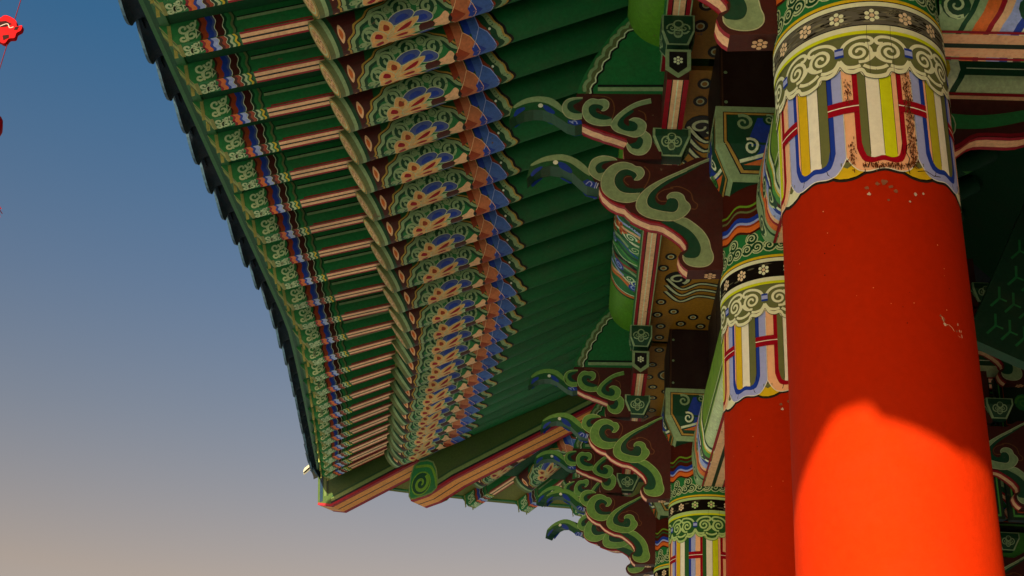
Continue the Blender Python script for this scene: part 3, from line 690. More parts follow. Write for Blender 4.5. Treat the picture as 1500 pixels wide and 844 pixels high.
def cloud_board(y0, y1, seed):
    mb = MB(); x0, x1, z = PX + .067, CX + .10, 4.40
    mb.box(x0, x1, y0, y1, z, z + .03, P['ochre']); p = Pat(); rng = random.Random(seed)
    placed = []
    def cloud(x, y, s):
        for layer, col, g in ((2, 'black', 1.0), (3, 'cream2', .72), (4, 'ochre', .62)):
            for dx, dy, r in ((-.095, .02, .085), (.095, .02, .085), (0, .09, .09), (-.05, -.09, .075), (.05, -.09, .075)):
                p.disc(x + dx * s, y + dy * s * 1.35, r * s * g, P[col], layer, 14, r * s * g * 1.4)
        p.poly([(x - .06 * s, y - .16 * s), (x + .06 * s, y - .16 * s), (x, y - .30 * s)], P['black'], 2); p.poly([(x - .035 * s, y - .16 * s), (x + .035 * s, y - .16 * s), (x, y - .25 * s)], P['ochre'], 5)
        placed.append((x, y, .20 * s))
    def wisp(x, y, s):
        for k in range(3):
            pts = cr([(x - .2 * s, y + .10 * k * s), (x - .08 * s, y + (.16 + .1 * k) * s), (x + .05 * s, y + (.06 + .1 * k) * s), (x + .22 * s, y + (.10 + .1 * k) * s)], 5)
            p.line(pts, .05 * s, P['black'], 2); p.line(pts, .022 * s, P['cream2'], 3)
        p.disc(x - .12 * s, y, .10 * s, P['black'], 2, 14, .12 * s); p.spiral(x - .12 * s, y, .02 * s, .08 * s, 1.2, 1, .03 * s, P['cream2'], 3)
        placed.append((x, y + .1 * s, .24 * s))
    xm = (x0 + x1) / 2; y = y0 + .55; k = seed
    while y < y1 - .3:
        (cloud if k % 2 else wisp)(xm + rng.uniform(-.04, .04), y, 1.0); y += .98; k += 1
    for t in range(4000):
        x, yy = rng.uniform(x0 + .05, x1 - .05), rng.uniform(y0 + .06, y1 - .06)
        if all(hypot(x - a, (yy - b2) / 1.4) > r + .055 for a, b2, r in placed):
            placed.append((x, yy, .065)); p.disc(x, yy, .042, P['black'], 2, 14, .052); p.disc(x, yy, .024, P['cream2'], 3, 12, .030); p.disc(x, yy, .016, P['ochre'], 4, 10, .020)
    p.put(mb, lambda u, v, h: (u, v, z - h)); return mb.mesh('ceiling_board', M_PAINT)
for i, (a, b_) in enumerate(zip(CY, CY[1:])): part('ceiling_board', cloud_board(a + .052, b_ - .052, i + 1))
# dark infill boards over the architrave
for a, b_ in zip(CY, CY[1:]):
    mb = MB(); m = max(2, round((b_ - a - .7) / .62)); s = (b_ - a - .72) / m
    for k in range(m):
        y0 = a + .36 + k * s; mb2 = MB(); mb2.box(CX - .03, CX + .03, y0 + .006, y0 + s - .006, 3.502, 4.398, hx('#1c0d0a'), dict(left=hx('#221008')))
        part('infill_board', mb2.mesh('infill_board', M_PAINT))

# ================================================================== EAVES
YC = 4.8625
HIP = radians(33); HD = Vector((-cos(HIP), sin(HIP), 0)); HO = Vector((CX, 11.32, 0))
def eave(Y):                                        # lower outer corner of the flying rafters along the front
    a = max(0, abs(Y - YC) - 4.14) / 4.02
    return -2.272 - .55 * a ** 1.2, 4.146 + .25 * a ** 2
def eave_end(X):                                    # the same along the end facade
    t = max(0, 1.5 - X) / 4.32
    return 13.33 + .40 * t ** 1.25, 4.12 + .28 * t ** 2
FW, FH = .105, .15
def flying_mesh(L_):
    mb = MB(); h = FW / 2; u = .085                 # undercut end
    A = [(0, -h, FH), (0, h, FH), (L_, h, FH), (L_, -h, FH)]; Bq = [(u, -h, 0), (u, h, 0), (L_, h, 0), (L_, -h, 0)]
    mb.face(A, P['green']); mb.face(Bq[::-1], P['green']); mb.face([A[0], A[3], Bq[3], Bq[0]], P['green']); mb.face([A[1], Bq[1], Bq[2], A[2]], P['green']); mb.face([A[0], Bq[0], Bq[1], A[1]], hx('#94964e'))
    # end face border
    e = Pat(); e.line([(-h + .018, .01), (-h + .018, .165)], .010, P['deep'], 1); e.line([(-h + .03, .01), (-h + .03, .165)], .008, P['olive'], 1); e.line([(h - .018, .01), (h - .018, .165)], .010, P['deep'], 1)
    sl = hypot(u, FH); e.put(mb, lambda a, b_, hh: (u - u * b_ / sl - hh * FH / sl, a, FH * b_ / sl - hh * u / sl))
    # bands: (length, colours) from the end inwards, v spans the face
    def deco(W, side):
        p = Pat(); s0 = u if not side else u * .5
        # border at the end
        p.poly([(s0, 0), (s0 + .02, 0), (s0 + .02, W), (s0, W)], hx('#8a8c4a'), 1)
        # scrolls
        rr = W * .25
        for cx_, cy, r, a, cw in ((.130, .64 * W, rr, 0, 1), (.168, .30 * W, rr * .9, 2, -1), (.122, .20 * W, rr * .7, 1, 1), (.178, .76 * W, rr * .7, 3, -1)):
            p.spiral(cx_, cy, .004, r, 1.15, a, .0145, P['pale'], 2, cw=cw, n=18, taper=.9)
        p.line(cr([(.148, .05 * W), (.150, .45 * W), (.185, .55 * W), (.200, .95 * W)], 4), .010, P['pale'], 2)
        p.poly([(.190, .08 * W), (.222, .33 * W), (.192, .58 * W)], P['pale'], 2); p.poly([(.197, .20 * W), (.212, .33 * W), (.199, .46 * W)], P['deep'], 3)
        x = .212
        for c, d in ((('red', .014), ('orange', .028), ('blue', .016), ('sky', .028), ('cream', .004), ('maroon', .018), ('rust', .022), ('cream', .004), ('deep', .016), ('pale', .016), ('mid', .010), ('yellow', .013), ('deep', .008)) if not side else
                     (('maroon', .012), ('rust', .030), ('blue', .030), ('hz', .014), ('cream', .004), ('maroon', .040), ('cream', .004), ('deep', .016), ('mid', .016), ('green', .010), ('moss', .013), ('deep', .008))):  # side bands in darker tones: shade on the flank put into the colours
            n = 12; w_ = lambda i: x + .006 * sin(i * 2 * pi / 7)
            cc = P['blue2'] if c == 'hz' else P[c]
            for i in range(n): p.poly([(w_(i), W * i / n), (w_(i + 1), W * (i + 1) / n), (w_(i + 1) + d + .001, W * (i + 1) / n), (w_(i) + d + .001, W * i / n)], cc, 2)
            x += d
        x0 = x + .012
        if side:
            p.line([(x0, W * .62), (L_, W * .62)], W * .13, P['pale2'], 1); p.line([(x0, W * .72), (L_, W * .72)], W * .05, P['black'], 1); p.line([(x0 + .03, W * .04), (L_, W * .04)], W * .06, P['red'], 1)
        else:
            p.line([(x0, W * .08), (L_, W * .08)], W * .14, P['red'], 1); p.line([(x0, W * .92), (L_, W * .92)], W * .14, P['red'], 1)
            p.line([(x0, W * .30), (L_, W * .30)], W * .28, P['peach'], 1); p.line([(x0, W * .70), (L_, W * .70)], W * .28, P['peach'], 1); p.line([(x0, W * .5), (L_, W * .5)], W * .13, P['black'], 2)
        return p
    P['blue2'] = hx('#4a5c9a')
    deco(FW, False).put(mb, lambda a, b_, hh: (a, h - b_, -hh))
    deco(FH, True).put(mb, lambda a, b_, hh: (a, -h - hh, b_)); deco(FH, True).put(mb, lambda a, b_, hh: (a, h + hh, b_))
    return mb.mesh('flying_rafter', M_PAINT)
ME_FLY = flying_mesh(1.30)

RR = .112
def rafter_mesh(L_):
    mb = MB(); n = 28
    tl = lambda z: -z * .26                              # end sawn so that its face looks downwards
    mb.grid([[(x + (tl(-cos(2 * pi * k / n) * RR) if x == 0 else 0), -sin(2 * pi * k / n) * RR, -cos(2 * pi * k / n) * RR) for k in range(n)] for x in (0, .95, L_)], lambda a, b_: P['mid2'] if a == 0 else P['soff'], True, True)
    mb.face([(tl(-cos(2 * pi * k / n) * RR), -sin(2 * pi * k / n) * RR, -cos(2 * pi * k / n) * RR) for k in range(n)], hx('#dca85c'))
    e = Pat()
    e.ring(0, 0, RR * .93, .010, P['moss'], 1, 22); e.ring(0, 0, RR * .72, .010, P['cream2'], 1, 22)
    for k in range(8): e.disc(RR * .38 * cos(k * pi / 4), RR * .38 * sin(k * pi / 4), RR * .26, P['peach'], 2, 8, RR * .13, k * pi / 4); e.disc(RR * .40 * cos(k * pi / 4), RR * .40 * sin(k * pi / 4), RR * .12, P['rust'], 3, 8, RR * .05, k * pi / 4)
    e.disc(0, 0, RR * .16, P['gold'], 4, 10)
    e.put(mb, lambda a, b_, h: (tl(b_) - h, a, b_))
    # lotus and scrolls: s along the timber, c round it from the lowest line (both flanks alike)
    q = Pat(); S = lambda pts: [(x * .0945, y * .0478 - .010) for x, y in pts]
    q.poly(S([(0, -1), (.35, -1), (.35, 6.5), (0, 6.5)]), P['moss'], 1); q.poly(S([(.35, -1), (.6, -1), (.6, 6.5), (.35, 6.5)]), P['pale2'], 1); q.poly(S([(.6, -1), (.85, -1), (.85, 6.5), (.6, 6.5)]), P['deep'], 1)
    q.poly(S([(.85, -1), (1.1, -1), (2.2, 2.6), (2.6, 6.5), (.85, 6.5)]), P['maroon'], 1); q.poly(cr(S([(1.05, 1.2), (1.35, 2.2), (1.2, 3.4), (.95, 2.4)]), 4, True), P['peach'], 2); q.poly(cr(S([(1.08, 1.7), (1.25, 2.3), (1.15, 2.9), (1.02, 2.3)]), 4, True), P['orange'], 3)
    arch = [(1.15, -1.0), (1.5, .4), (1.55, 1.3), (2.0, 1.9), (2.15, 2.7), (2.8, 3.2), (3.2, 4.0), (4.1, 4.2), (4.6, 4.9), (5.4, 4.6), (6.1, 4.6), (6.6, 3.7), (7.2, 3.0), (7.6, 1.9), (8.1, 1.2), (8.3, .2), (8.6, -1.0)]
    def scaled(k, dy): return [(5.0 + (x - 5.0) * k, (y + 1) * k - 1 + dy) for x, y in arch]
    for k, c, l in ((1.06, 'gold', 2), (1.02, 'black', 3), (1.0, 'pale2', 4), (.93, 'deep', 5), (.87, 'green', 6)):
        q.poly(cr(S(scaled(k, 0)), 3), P[c], l)
    for x, y, r, a, cw in ((2.75, 1.15, .85, 2.4, 1), (3.45, 2.45, .95, 2.2, 1), (4.9, 3.05, 1.0, 1.6, 1), (6.35, 2.4, 1.0, .8, -1), (2.2, .0, .5, 2.4, 1), (5.8, 3.5, .5, 1.2, -1), (4.1, 3.4, .45, 1.8, 1)):
        X, Yq = S([(x, y)])[0]; rx = r * .0560
        q.disc(X, Yq, rx * 1.02, P['pale2'], 7, 14); q.disc(X, Yq, rx * .74, P['deep'], 8, 14); q.spiral(X, Yq, .006, rx * .55, 1.0, a, .019, P['pale2'], 9, cw=cw, n=18, taper=.8)
    q.poly(cr(S([(7.0, -.4), (7.5, .6), (7.3, 1.4), (6.9, .9), (6.5, .6)]), 3, True), P['peach'], 8); q.poly(cr(S([(7.55, -.2), (7.8, .5), (7.6, .9), (7.4, .4)]), 3, True), P['black'], 9); X, Yq = S([(7.75, .1)])[0]; q.disc(X, Yq, .007, P['white'], 10, 7)
    q.poly(cr(S([(5.9, -.8), (6.5, .0), (6.5, .6), (6.0, .9), (5.6, .4)]), 3, True), P['maroon'], 9); q.poly(S([(5.0, -1), (5.9, -.9), (5.7, .7), (5.1, .8)]), P['pale'], 8)
    def petal(pts, c, inner, ic, l):
        q.poly(cr(S(pts), 3, True), P[c], l); q.line(cr(S(pts), 3, True), .004, P['cream2'], l + 1, True)
        if inner: q.poly(cr(S(inner), 3, True), P[ic], l + 1)
    petal([(4.1, 1.5), (4.0, 2.2), (4.6, 2.75), (5.35, 2.7), (5.55, 2.1), (5.0, 1.6)], 'blue2', [(4.4, 1.7), (4.5, 2.2), (4.95, 2.4), (5.2, 2.0)], 'blue', 10)
    petal([(5.3, 1.4), (5.6, 2.2), (6.1, 2.2), (6.55, 1.5), (6.4, .9), (5.8, .9)], 'blue2', [(5.65, 1.25), (5.8, 1.75), (6.15, 1.7), (6.2, 1.2)], 'blue', 10)
    petal([(3.5, .6), (3.3, 1.4), (3.6, 2.4), (4.1, 1.9), (4.2, 1.2), (4.0, .7)], 'lotus', [(3.6, 1.3), (3.7, 1.9), (3.95, 1.6), (3.9, 1.2)], 'rust', 12)
    petal([(3.7, .3), (4.2, 1.3), (5.0, 1.7), (5.75, 1.7), (5.3, .9), (4.6, .3)], 'lotus', [(4.3, .75), (4.8, 1.25), (5.3, 1.45), (5.0, .9)], 'red', 13)
    petal([(2.85, -.1), (2.75, .9), (3.1, 1.5), (3.6, 1.1), (3.75, .4), (3.3, -.1)], 'lotus', [(3.0, .7), (3.15, 1.15), (3.45, .85), (3.4, .4)], 'red', 14)
    petal([(3.5, -.5), (3.9, .4), (4.6, .7), (5.4, .5), (5.0, -.2), (4.3, -.7)], 'lotus', [(4.0, -.1), (4.4, .35), (4.95, .3), (4.6, -.2)], 'red', 15)
    petal([(2.7, -1.0), (2.6, -.2), (3.0, .2), (3.6, .1), (4.2, -.5), (3.9, -1.2)], 'lotus', [(2.95, -.4), (3.2, -.05), (3.5, -.3), (3.2, -.6)], 'red', 16)
    # ribbons
    def ribbon(a, dark, lite):
        q.poly(S([(a, 6.5), (a + .45, 6.5), (a + .45, 2.6), (a, 2.2)]), P[dark], 10); q.poly(S([(a + .4, 6.5), (a + .95, 6.5), (a + .95, 2.9), (a + .4, 1.4)]), P[lite], 11)
        q.poly(S([(a + .95, 2.9), (a + 1.35, 2.2), (a + 1.6, 1.2), (a + 1.75, .3), (a + 1.55, -.3), (a + 1.1, -1), (a + .7, -1), (a + .3, .9)]), P[lite], 12); q.poly(S([(a + .45, 1.4), (a + .95, .5), (a + 1.1, -1), (a + .3, -1), (a + .2, .8)]), P[dark], 13)
        q.line(S([(a + .95, 6.5), (a + .95, 2.9), (a + 1.35, 2.2), (a + 1.6, 1.2), (a + 1.75, .3), (a + 1.55, -.3), (a + 1.1, -1)]), .0045, P['peach'] if lite == 'orange2' else P['sky'], 14); q.line(S([(a + .95, 2.9), (a + .3, .9)]), .004, P['peach'] if lite == 'orange2' else P['sky'], 14)
    P['orange2'] = hx('#c8744a'); P['blueA'] = hx('#4468b4')
    q.poly(S([(9.1, -1), (11.0, -1), (10.9, .8), (10.75, 2.2), (10.4, 3.6), (10.2, 6.5), (9.1, 6.5)]), P['deep'], 2)
    fr = [(10.9, -1), (10.75, .6), (10.45, 1.3), (10.4, 2.2), (10.1, 3.0), (9.95, 4.2), (9.75, 5.2), (9.7, 6.5)]
    for dx, c, w_, l in ((.42, 'black', .016, 3), (.26, 'gold', .012, 3), (.05, 'pale2', .030, 3), (-.32, 'deep', .03, 3), (-.6, 'rust', .02, 3)): q.line(cr(S([(x + dx, y) for x, y in fr]), 3), w_, P[c], l)
    X, Yq = S([(9.95, 2.4)])[0]; q.disc(X, Yq, .008, P['white'], 5, 8)
    ribbon(7.35, 'rust', 'orange2'); ribbon(8.4, 'blue', 'blueA')
    for sg in (1, -1):
        g = Pat(); g.add(q, lambda x, y: (y, x))
        def mp(c, s, h, sg=sg): a = c / RR * sg; return (s + max(0, 1 - s / .25) * RR * .26 * cos(a), -sin(a) * (RR + h), -cos(a) * (RR + h))
        g2 = Pat(); g2.t = [(t, c, l) for t, c, l in g.t if (max(p_[0] for p_ in t) > -.003)]
        # trim at the lowest line so the two flanks meet there
        g2.t = [([(max(p_[0], 0), p_[1]) for p_ in t], c, l) for t, c, l in g2.t]
        g2.put(mb, mp, du=.03)
    return mb.mesh('rafter', M_PAINT)
P['lotus'] = hx('#e6b06c'); P['mid2'] = hx('#1a5a2e'); P['soff'] = hx('#0f5f30'); P['blue2'] = hx('#4a5c9a')
ME_RAF = rafter_mesh(2.75)

def purlin_top(Y):
    return 4.97 + .10 * max(0, (abs(Y - YC) - 4.1) / 4.2)
fl_list, rd_list = [], []
def place_rafters(tip, anchor, hide=False):
    tip = Vector(tip); anchor = Vector(anchor)       # tip: lower outer end of the flying rafter; anchor: top of the purlin
    d = Vector((anchor.x - tip.x, anchor.y - tip.y, 0)); Lp = d.length; d.normalize()
    lf = .77 + .16 * min(1, max(0, (tip.z - 4.15) / .25)); m = .295 - .045 * min(1, max(0, (tip.z - 4.15) / .25))
    x = (d + Vector((0, 0, m))).normalized()
    M = frame_of(tip - x * .085, x)
    part('flying_rafter', ME_FLY, M)
    zi = tip.z + m * lf
    c0 = Vector((tip.x + d.x * lf, tip.y + d.y * lf, zi - .018 - RR)); c1 = Vector((anchor.x, anchor.y, anchor.z + RR))
    xr = (c1 - c0).normalized()
    part('rafter', ME_RAF, frame_of(c0 - xr * .02, xr))
    fl_list.append((M, tip, x)); rd_list.append((c0, xr))
    return M, c0, xr
front = []
Ys = []; y = 5.035; k = 0
while y < 13.5:
    Ys.append(y); step = .345 if y < 8.83 else .345 + .006 * (k := k + 1)
    y += step
for s in (1, -1):
    for y in Ys:
        X, Z = eave(y); ya = y if y < 8.8 else 8.8 + (y - 8.8) * .57
        r = place_rafters((X, YC + s * (y - YC), Z), (PX, YC + s * (ya - YC), purlin_top(y)))
        front.append((YC + s * (y - YC), r))
front.sort(key=lambda t: t[0])
ends = {1: [], -1: []}
for s in (1, -1):
    x = -2.45; k = 0
    while x < 6.5:
        yE, zE = eave_end(x if x < 3.16 else 6.32 - x); xa = x if x > 1.5 else 1.5 + (x - 1.5) * .32
        r = place_rafters((x, YC + s * (yE - YC), zE), (xa, YC + s * (11.74 - YC), 4.97 + .06 * max(0, 1.5 - x) / 4))
        ends[s].append((x, r)); x += .60

# hip rafters (lower and upper timber) at both front corners
def hip_mesh(upper):
    mb = MB(); p = Pat(); W = .13
    ax = HD
    if not upper:
        s0, s1 = .2, 3.24; zb = lambda s: 4.545 - .2905 * (s - 1.75); hgt = .43
    else:
        s0, s1 = 2.2, 4.66; zb = lambda s: 4.17 + .2905 * (4.53 - s) + (.06 * max(0, s - 4.5)); hgt = .40
    nseg = 12; prof = []
    bot = [(s0 + (s1 - s0) * i / nseg, zb(s0 + (s1 - s0) * i / nseg)) for i in range(nseg + 1)]
    if upper: bot[-1] = (4.66, 4.235); tipx = [(4.74, 4.70)]
    else: bot[-2] = (3.06, bot[-2][1] - .06); bot[-1] = (3.27, bot[-1][1] - .02); tipx = [(3.33, bot[-1][1] + .14), (3.25, bot[-1][1] + .34)]
    top = [(s, zb(s) + hgt + (.06 * max(0, s - 3) if upper else 0)) for s in [s0 + (s1 - .12 - s0) * i / nseg for i in range(nseg + 1)]]
    out = bot + tipx + top[::-1]
    f = lambda s, z, h: (ax.x * s + (-ax.y) * h, ax.y * s + ax.x * h, z)
    def sc(a, b_):
        if b_[0] > a[0] and a[1] < zb(a[0]) + .05:
            return [(0, .16, P['red']), (.16, .47, P['peach2']), (.47, .53, P['black']), (.53, .84, P['peach2']), (.84, 1, P['red'])]
        if upper and a[0] > 4.5: return [(0, 1, P['navy'])]
        return [(0, 1, P['leaf'])]
    mb.prism(out, f, -W, W, P['olive2'], sc)
    # face lines
    lo = [(s, z + .075) for s, z in bot[:-1]]
    p.line(lo, .045, P['pale3'], 1); p.line([(s, z + .04) for s, z in bot[:-1]], .028, P['black'], 0); p.line([(s, z + .012) for s, z in bot], .03, P['red'], 1); p.line([(s, z + .115) for s, z in bot[:-1]], .012, P['deep'], 1)
    if upper:
        e = bot[-1]; t = tipx[0]
        p.line([(e[0] - .10, e[1] + .09), (t[0] - .12, t[1] - .03)], .03, hx('#5f6d3e'), 2); p.line([(e[0] - .05, e[1] + .03), (t[0] - .06, t[1])], .045, P['navy'], 2); p.line([(e[0] - .14, e[1] + .09), (t[0] - .16, t[1] - .03)], .014, P['black'], 2)
    else:
        e = bot[-1]
        q = [(e[0] - .34, e[1] + .10), (e[0] - .26, e[1] + .40), (e[0] + .0, e[1] + .40), (e[0] + .03, e[1] + .06), (e[0] - .1, e[1] + .03)]
        p.poly(cr(q, 3, True), P['green'], 2); p.line(cr(q, 3, True), .018, P['pale3'], 3, True)
        p.disc(e[0] - .12, e[1] + .18, .135, P['olive'], 3, 20); p.disc(e[0] - .12, e[1] + .18, .12, P['deep'], 4, 20); p.spiral(e[0] - .12, e[1] + .18, .012, .105, 1.35, 2.2, .045, P['olive'], 5, cw=-1, n=30); p.line(cr([(e[0] - .34, e[1] + .12), (e[0] - .30, e[1] + .25), (e[0] - .22, e[1] + .36), (e[0] - .02, e[1] + .38)], 5), .03, P['olive'], 4)
    for sg in (1, -1): p.put(mb, lambda s, z, h, sg=sg: f(s, z, sg * (W + h)))
    return mb.mesh('hip_rafter', M_PAINT)
P['olive2'] = hx('#3f5220'); P['pale3'] = hx('#74884c'); P['peach2'] = hx('#e8923e')
mirror = T((0, 2 * YC, 0)) @ Matrix.Diagonal((1, -1, 1, 1))
for up in (False, True):
    me = hip_mesh(up)
    part('hip_rafter', me, T((HO.x, HO.y, 0))); part('hip_rafter', me, mirror @ T((HO.x, HO.y, 0)))

# boards over the rafters, laid from edge to edge
def soffit(name, rows, col, thick=.03):
    mb = MB(); mb.grid(rows, col, False)
    mb.grid([[(Vector(p_) + Vector((0, 0, thick))) for p_ in r] for r in rows], col, False)
    return mb.mesh(name, M_PAINT)
def eave_rows(seq):
    lowr, midr, inr, flo, fli = [], [], [], [], []
    for (M, c0, xr) in seq:
        flo.append(M @ Vector((-.02, 0, FH + .002))); fli.append(M @ Vector((1.25, 0, FH + .002)))
        z = Vector((0, 0, 1)) * RR * .45
        lowr.append(c0 + xr * .05 + z); inr.append(c0 + xr * 2.7 + z)
    return flo, fli, lowr, inr
tipc = {}
for s in (1, -1):
    tp = HO + HD * 4.62; tipc[s] = Vector((tp.x, tp.y if s == 1 else 2 * YC - tp.y, 4.60))
fs = [r for _, r in front]
flo, fli, lowr, inr = eave_rows(fs)
def hipline(s, sg, dz): p_ = HO + HD * s; return Vector((p_.x, p_.y if sg == 1 else 2 * YC - p_.y, dz))
flo = [hipline(4.62, -1, 4.62)] + flo + [hipline(4.62, 1, 4.62)]; fli = [hipline(3.2, -1, 4.83)] + fli + [hipline(3.2, 1, 4.83)]
lowr = [hipline(3.0, -1, 4.47)] + lowr + [hipline(3.0, 1, 4.47)]; inr = [hipline(.3, -1, 5.35)] + inr + [hipline(.3, 1, 5.35)]
part('soffit_board', soffit('soffit_board', [flo, fli], P['deep']), label='dark green board over the flying rafters')
part('soffit_board', soffit('soffit_board', [lowr, inr], P['deep']), label='dark green board between the round rafters')
end_boards = {}
for s in (1, -1):
    es = [r for _, r in ends[s]]
    a, b_, c, d = eave_rows(es)
    a = [hipline(4.62, s, 4.62)] + a; b_ = [hipline(3.2, s, 4.83)] + b_; c = [hipline(3.0, s, 4.47)] + c; d = [hipline(.3, s, 5.35)] + d
    part('soffit_board', soffit('soffit_board', [a, b_], hx('#6a6a28'))); part('soffit_board', soffit('soffit_board', [c, d], P['deep'])); end_boards[s] = (a, b_, c, d)  # outer end boards in lighter olive: sun bounce put into the colour

# long boards: over the ends of the round rafters and of the flying rafters
def sweep(name, pts, outd, prof, cols):
    # pts: path; outd: outward horizontal dir per point; prof: list of (out, z)
    mb = MB(); rows = [[p_ + o * a + Vector((0, 0, z)) for a, z in prof] for p_, o in zip(pts, outd)]
    mb.grid(rows, lambda a, b_: cols[b_ % len(cols)], False, True)
    for r, d in ((rows[0], 1), (rows[-1], -1)): mb.face(r[::d], cols[0])
    return mb.mesh(name, M_PAINT)
def outs(seq, s=None): return [-(Vector((xr.x, xr.y, 0)).normalized()) for (_, _, xr) in seq]
def run_boards(seq):
    o = outs(seq)
    tips = [M @ Vector((0, 0, FH)) for (M, _, _) in seq]
    rt = [c0 + Vector((0, 0, RR)) for (_, c0, _) in seq]
    part('eave_board', sweep('eave_board', rt, o, [(.03, -.004), (.058, -.004), (.058, .045), (.03, .045)], [hx('#7a8a3a'), hx('#8a9444'), P['green'], P['green']]))
    part('eave_board', sweep('eave_board', tips, o, [(-.06, .004), (.05, .004), (.06, .075), (-.06, .075)], [hx('#2f6236'), hx('#3c6a3e'), P['green'], P['green']]))
    return tips, o
ft, fo = run_boards(fs)
et = {s: run_boards([r for _, r in ends[s]]) for s in (1, -1)}

# ================================================================== ROOF TILES
def tile_mesh(wd):
    mb = MB(); n = 10; hw = wd / 2; dk = hx('#122636'); dk2 = hx('#0e1c28')
    def arc(x, dep, t, lift=0): return [(x, -hw + wd * i / n, lift - dep * sin(pi * i / n) ** .8 - t) for i in range(n + 1)]
    # outwards is +x : trough body, then the hanging lip
    A = [arc(-.42, .055, 0, .02), arc(.02, .06, 0), arc(.08, .085, 0), arc(.105, .165, 0)]
    Bq = [arc(-.42, .055, .022, .02), arc(.02, .06, .022), arc(.065, .095, .012), arc(.088, .172, .006)]
    mb.grid(A, dk2, True); mb.grid([r[::-1] for r in Bq], dk, True)
    for i in range(n): mb.face([A[-1][i], A[-1][i + 1], Bq[-1][i + 1], Bq[-1][i]], hx('#2c4456'))
    for r in (0, n):
        for k in range(3): mb.face([A[k][r], A[k + 1][r], Bq[k + 1][r], Bq[k][r]], dk)
    # round cover tile at one side
    m = 10; rc = wd * .27
    R0 = [[(x, hw - rc * cos(pi * i / m) * 1, .02 + rc * sin(pi * i / m)) for i in range(m + 1)] for x in (-.42, .06)]
    mb.grid(R0, dk, True); mb.face([(.06, hw - rc * cos(2 * pi * i / 16), .02 + rc * sin(2 * pi * i / 16)) for i in range(16)], dk2)
    return mb.mesh('eave_tile', M_TILE)
ME_TILE = tile_mesh(.36)
def lay_tiles(tips, o, up=0):
    for i in range(len(tips) - 1):
        a, b_ = tips[i], tips[i + 1]; m = max(1, round((b_ - a).length / .36))
        for k in range(m):
            p_ = a.lerp(b_, (k + .5) / m); oo = o[i].lerp(o[i + 1], (k + .5) / m).normalized()
            along = (b_ - a).normalized(); z = Vector((0, 0, 1)); x = (oo - along * oo.dot(along)); x = (x.normalized() + Vector((0, 0, -.30))).normalized(); yv = along if z.cross(x).dot(along) > 0 else -along
            zv = x.cross(yv).normalized(); sc = (b_ - a).length / m / .36
            j = random.uniform(-.012, .012); q = p_ + oo * (.075 + j - up * .8) + Vector((0, 0, .135 + up + random.uniform(-.006, .006)))
            Mx = Matrix(((x.x, yv.x * sc, zv.x, q.x), (x.y, yv.y * sc, zv.y, q.y), (x.z, yv.z * sc, zv.z, q.z), (0, 0, 0, 1)))
            part('eave_tile', ME_TILE, Mx)
fT = [hipline(4.66, -1, 4.66)] + ft + [hipline(4.66, 1, 4.66)]; fO = [Vector((-.85, -.5, 0)).normalized()] + fo + [Vector((-.85, .5, 0)).normalized()]
lay_tiles(fT, fO)
for s in (1, -1):
    t, o = et[s]; lay_tiles([hipline(4.66, s, 4.66)] + t, [Vector((-.5, s * .85, 0)).normalized()] + o, .09)
# weathered corner tile hanging off the hip
def corner_tile():
    mb = MB(); n = 8
    rows = [[(x, .16 * cos(pi * i / n) * (1 - .2 * k), .10 * sin(pi * i / n) - .02 * k) for i in range(n + 1)] for k, x in enumerate((0, .16, .3))]
    mb.grid(rows, hx('#b8ae98'), True); mb.grid([[(a, b_ * .86, c - .03) for a, b_, c in r][::-1] for r in rows], hx('#6c685c'), True)
    for i in range(n): mb.face([rows[-1][i], rows[-1][i + 1], (rows[-1][i + 1][0], rows[-1][i + 1][1] * .86, rows[-1][i + 1][2] - .03), (rows[-1][i][0], rows[-1][i][1] * .86, rows[-1][i][2] - .03)], hx('#d8cfb8'))
    return mb.mesh('corner_tile', M_TILE)
ctm = corner_tile()
for s in (1, -1):
    p_ = hipline(4.72, s, 4.78); part('corner_tile', ctm, frame_of(p_, Vector((-.84, .54 * s, -.2))), label='pale weathered tile at the roof corner')
# roof body: slopes up to the ridge, closed below by the boards
rid0, rid1 = Vector((3.16, YC - 4.2, 7.6)), Vector((3.16, YC + 4.2, 7.6))
mb = MB(); dkt = hx('#242c32')
top = [p_ + o * .02 + Vector((0, 0, .22)) for p_, o in zip(fT, fO)]
rdg = [Vector((3.16, min(max(p_.y, rid0.y), rid1.y), 7.6)) for p_ in top]
def mid_(a, b_, t): q = a.lerp(b_, t); q.z -= .55 * sin(pi * t); return q
def slope(top, rdg): mb.grid([[mid_(a, b_, t) for a, b_ in zip(top, rdg)] for t in (0, .25, .5, .75, 1)], dkt, True)
slope(top, rdg)
slope([Vector((6.32 - p_.x, p_.y, p_.z)) for p_ in top], rdg)
for s in (1, -1):
    t, o = et[s]; e = [hipline(4.66, s, 4.66)] + t; e = e + [Vector((6.32 - p_.x, p_.y, p_.z)) for p_ in e[::-1] if 6.32 - p_.x > e[-1].x]
    e = [p_ + Vector((0, 0, .22)) for p_ in e]; slope(e, [rid1 if s == 1 else rid0] * len(e))
part('roof', mb.mesh('roof', M_TILE))
# ridge
mb = MB(); mb.box(2.98, 3.34, rid0.y - .3, rid1.y + .3, 7.55, 7.95, hx('#3a4248')); part('roof_ridge', mb.mesh('roof_ridge', M_TILE))
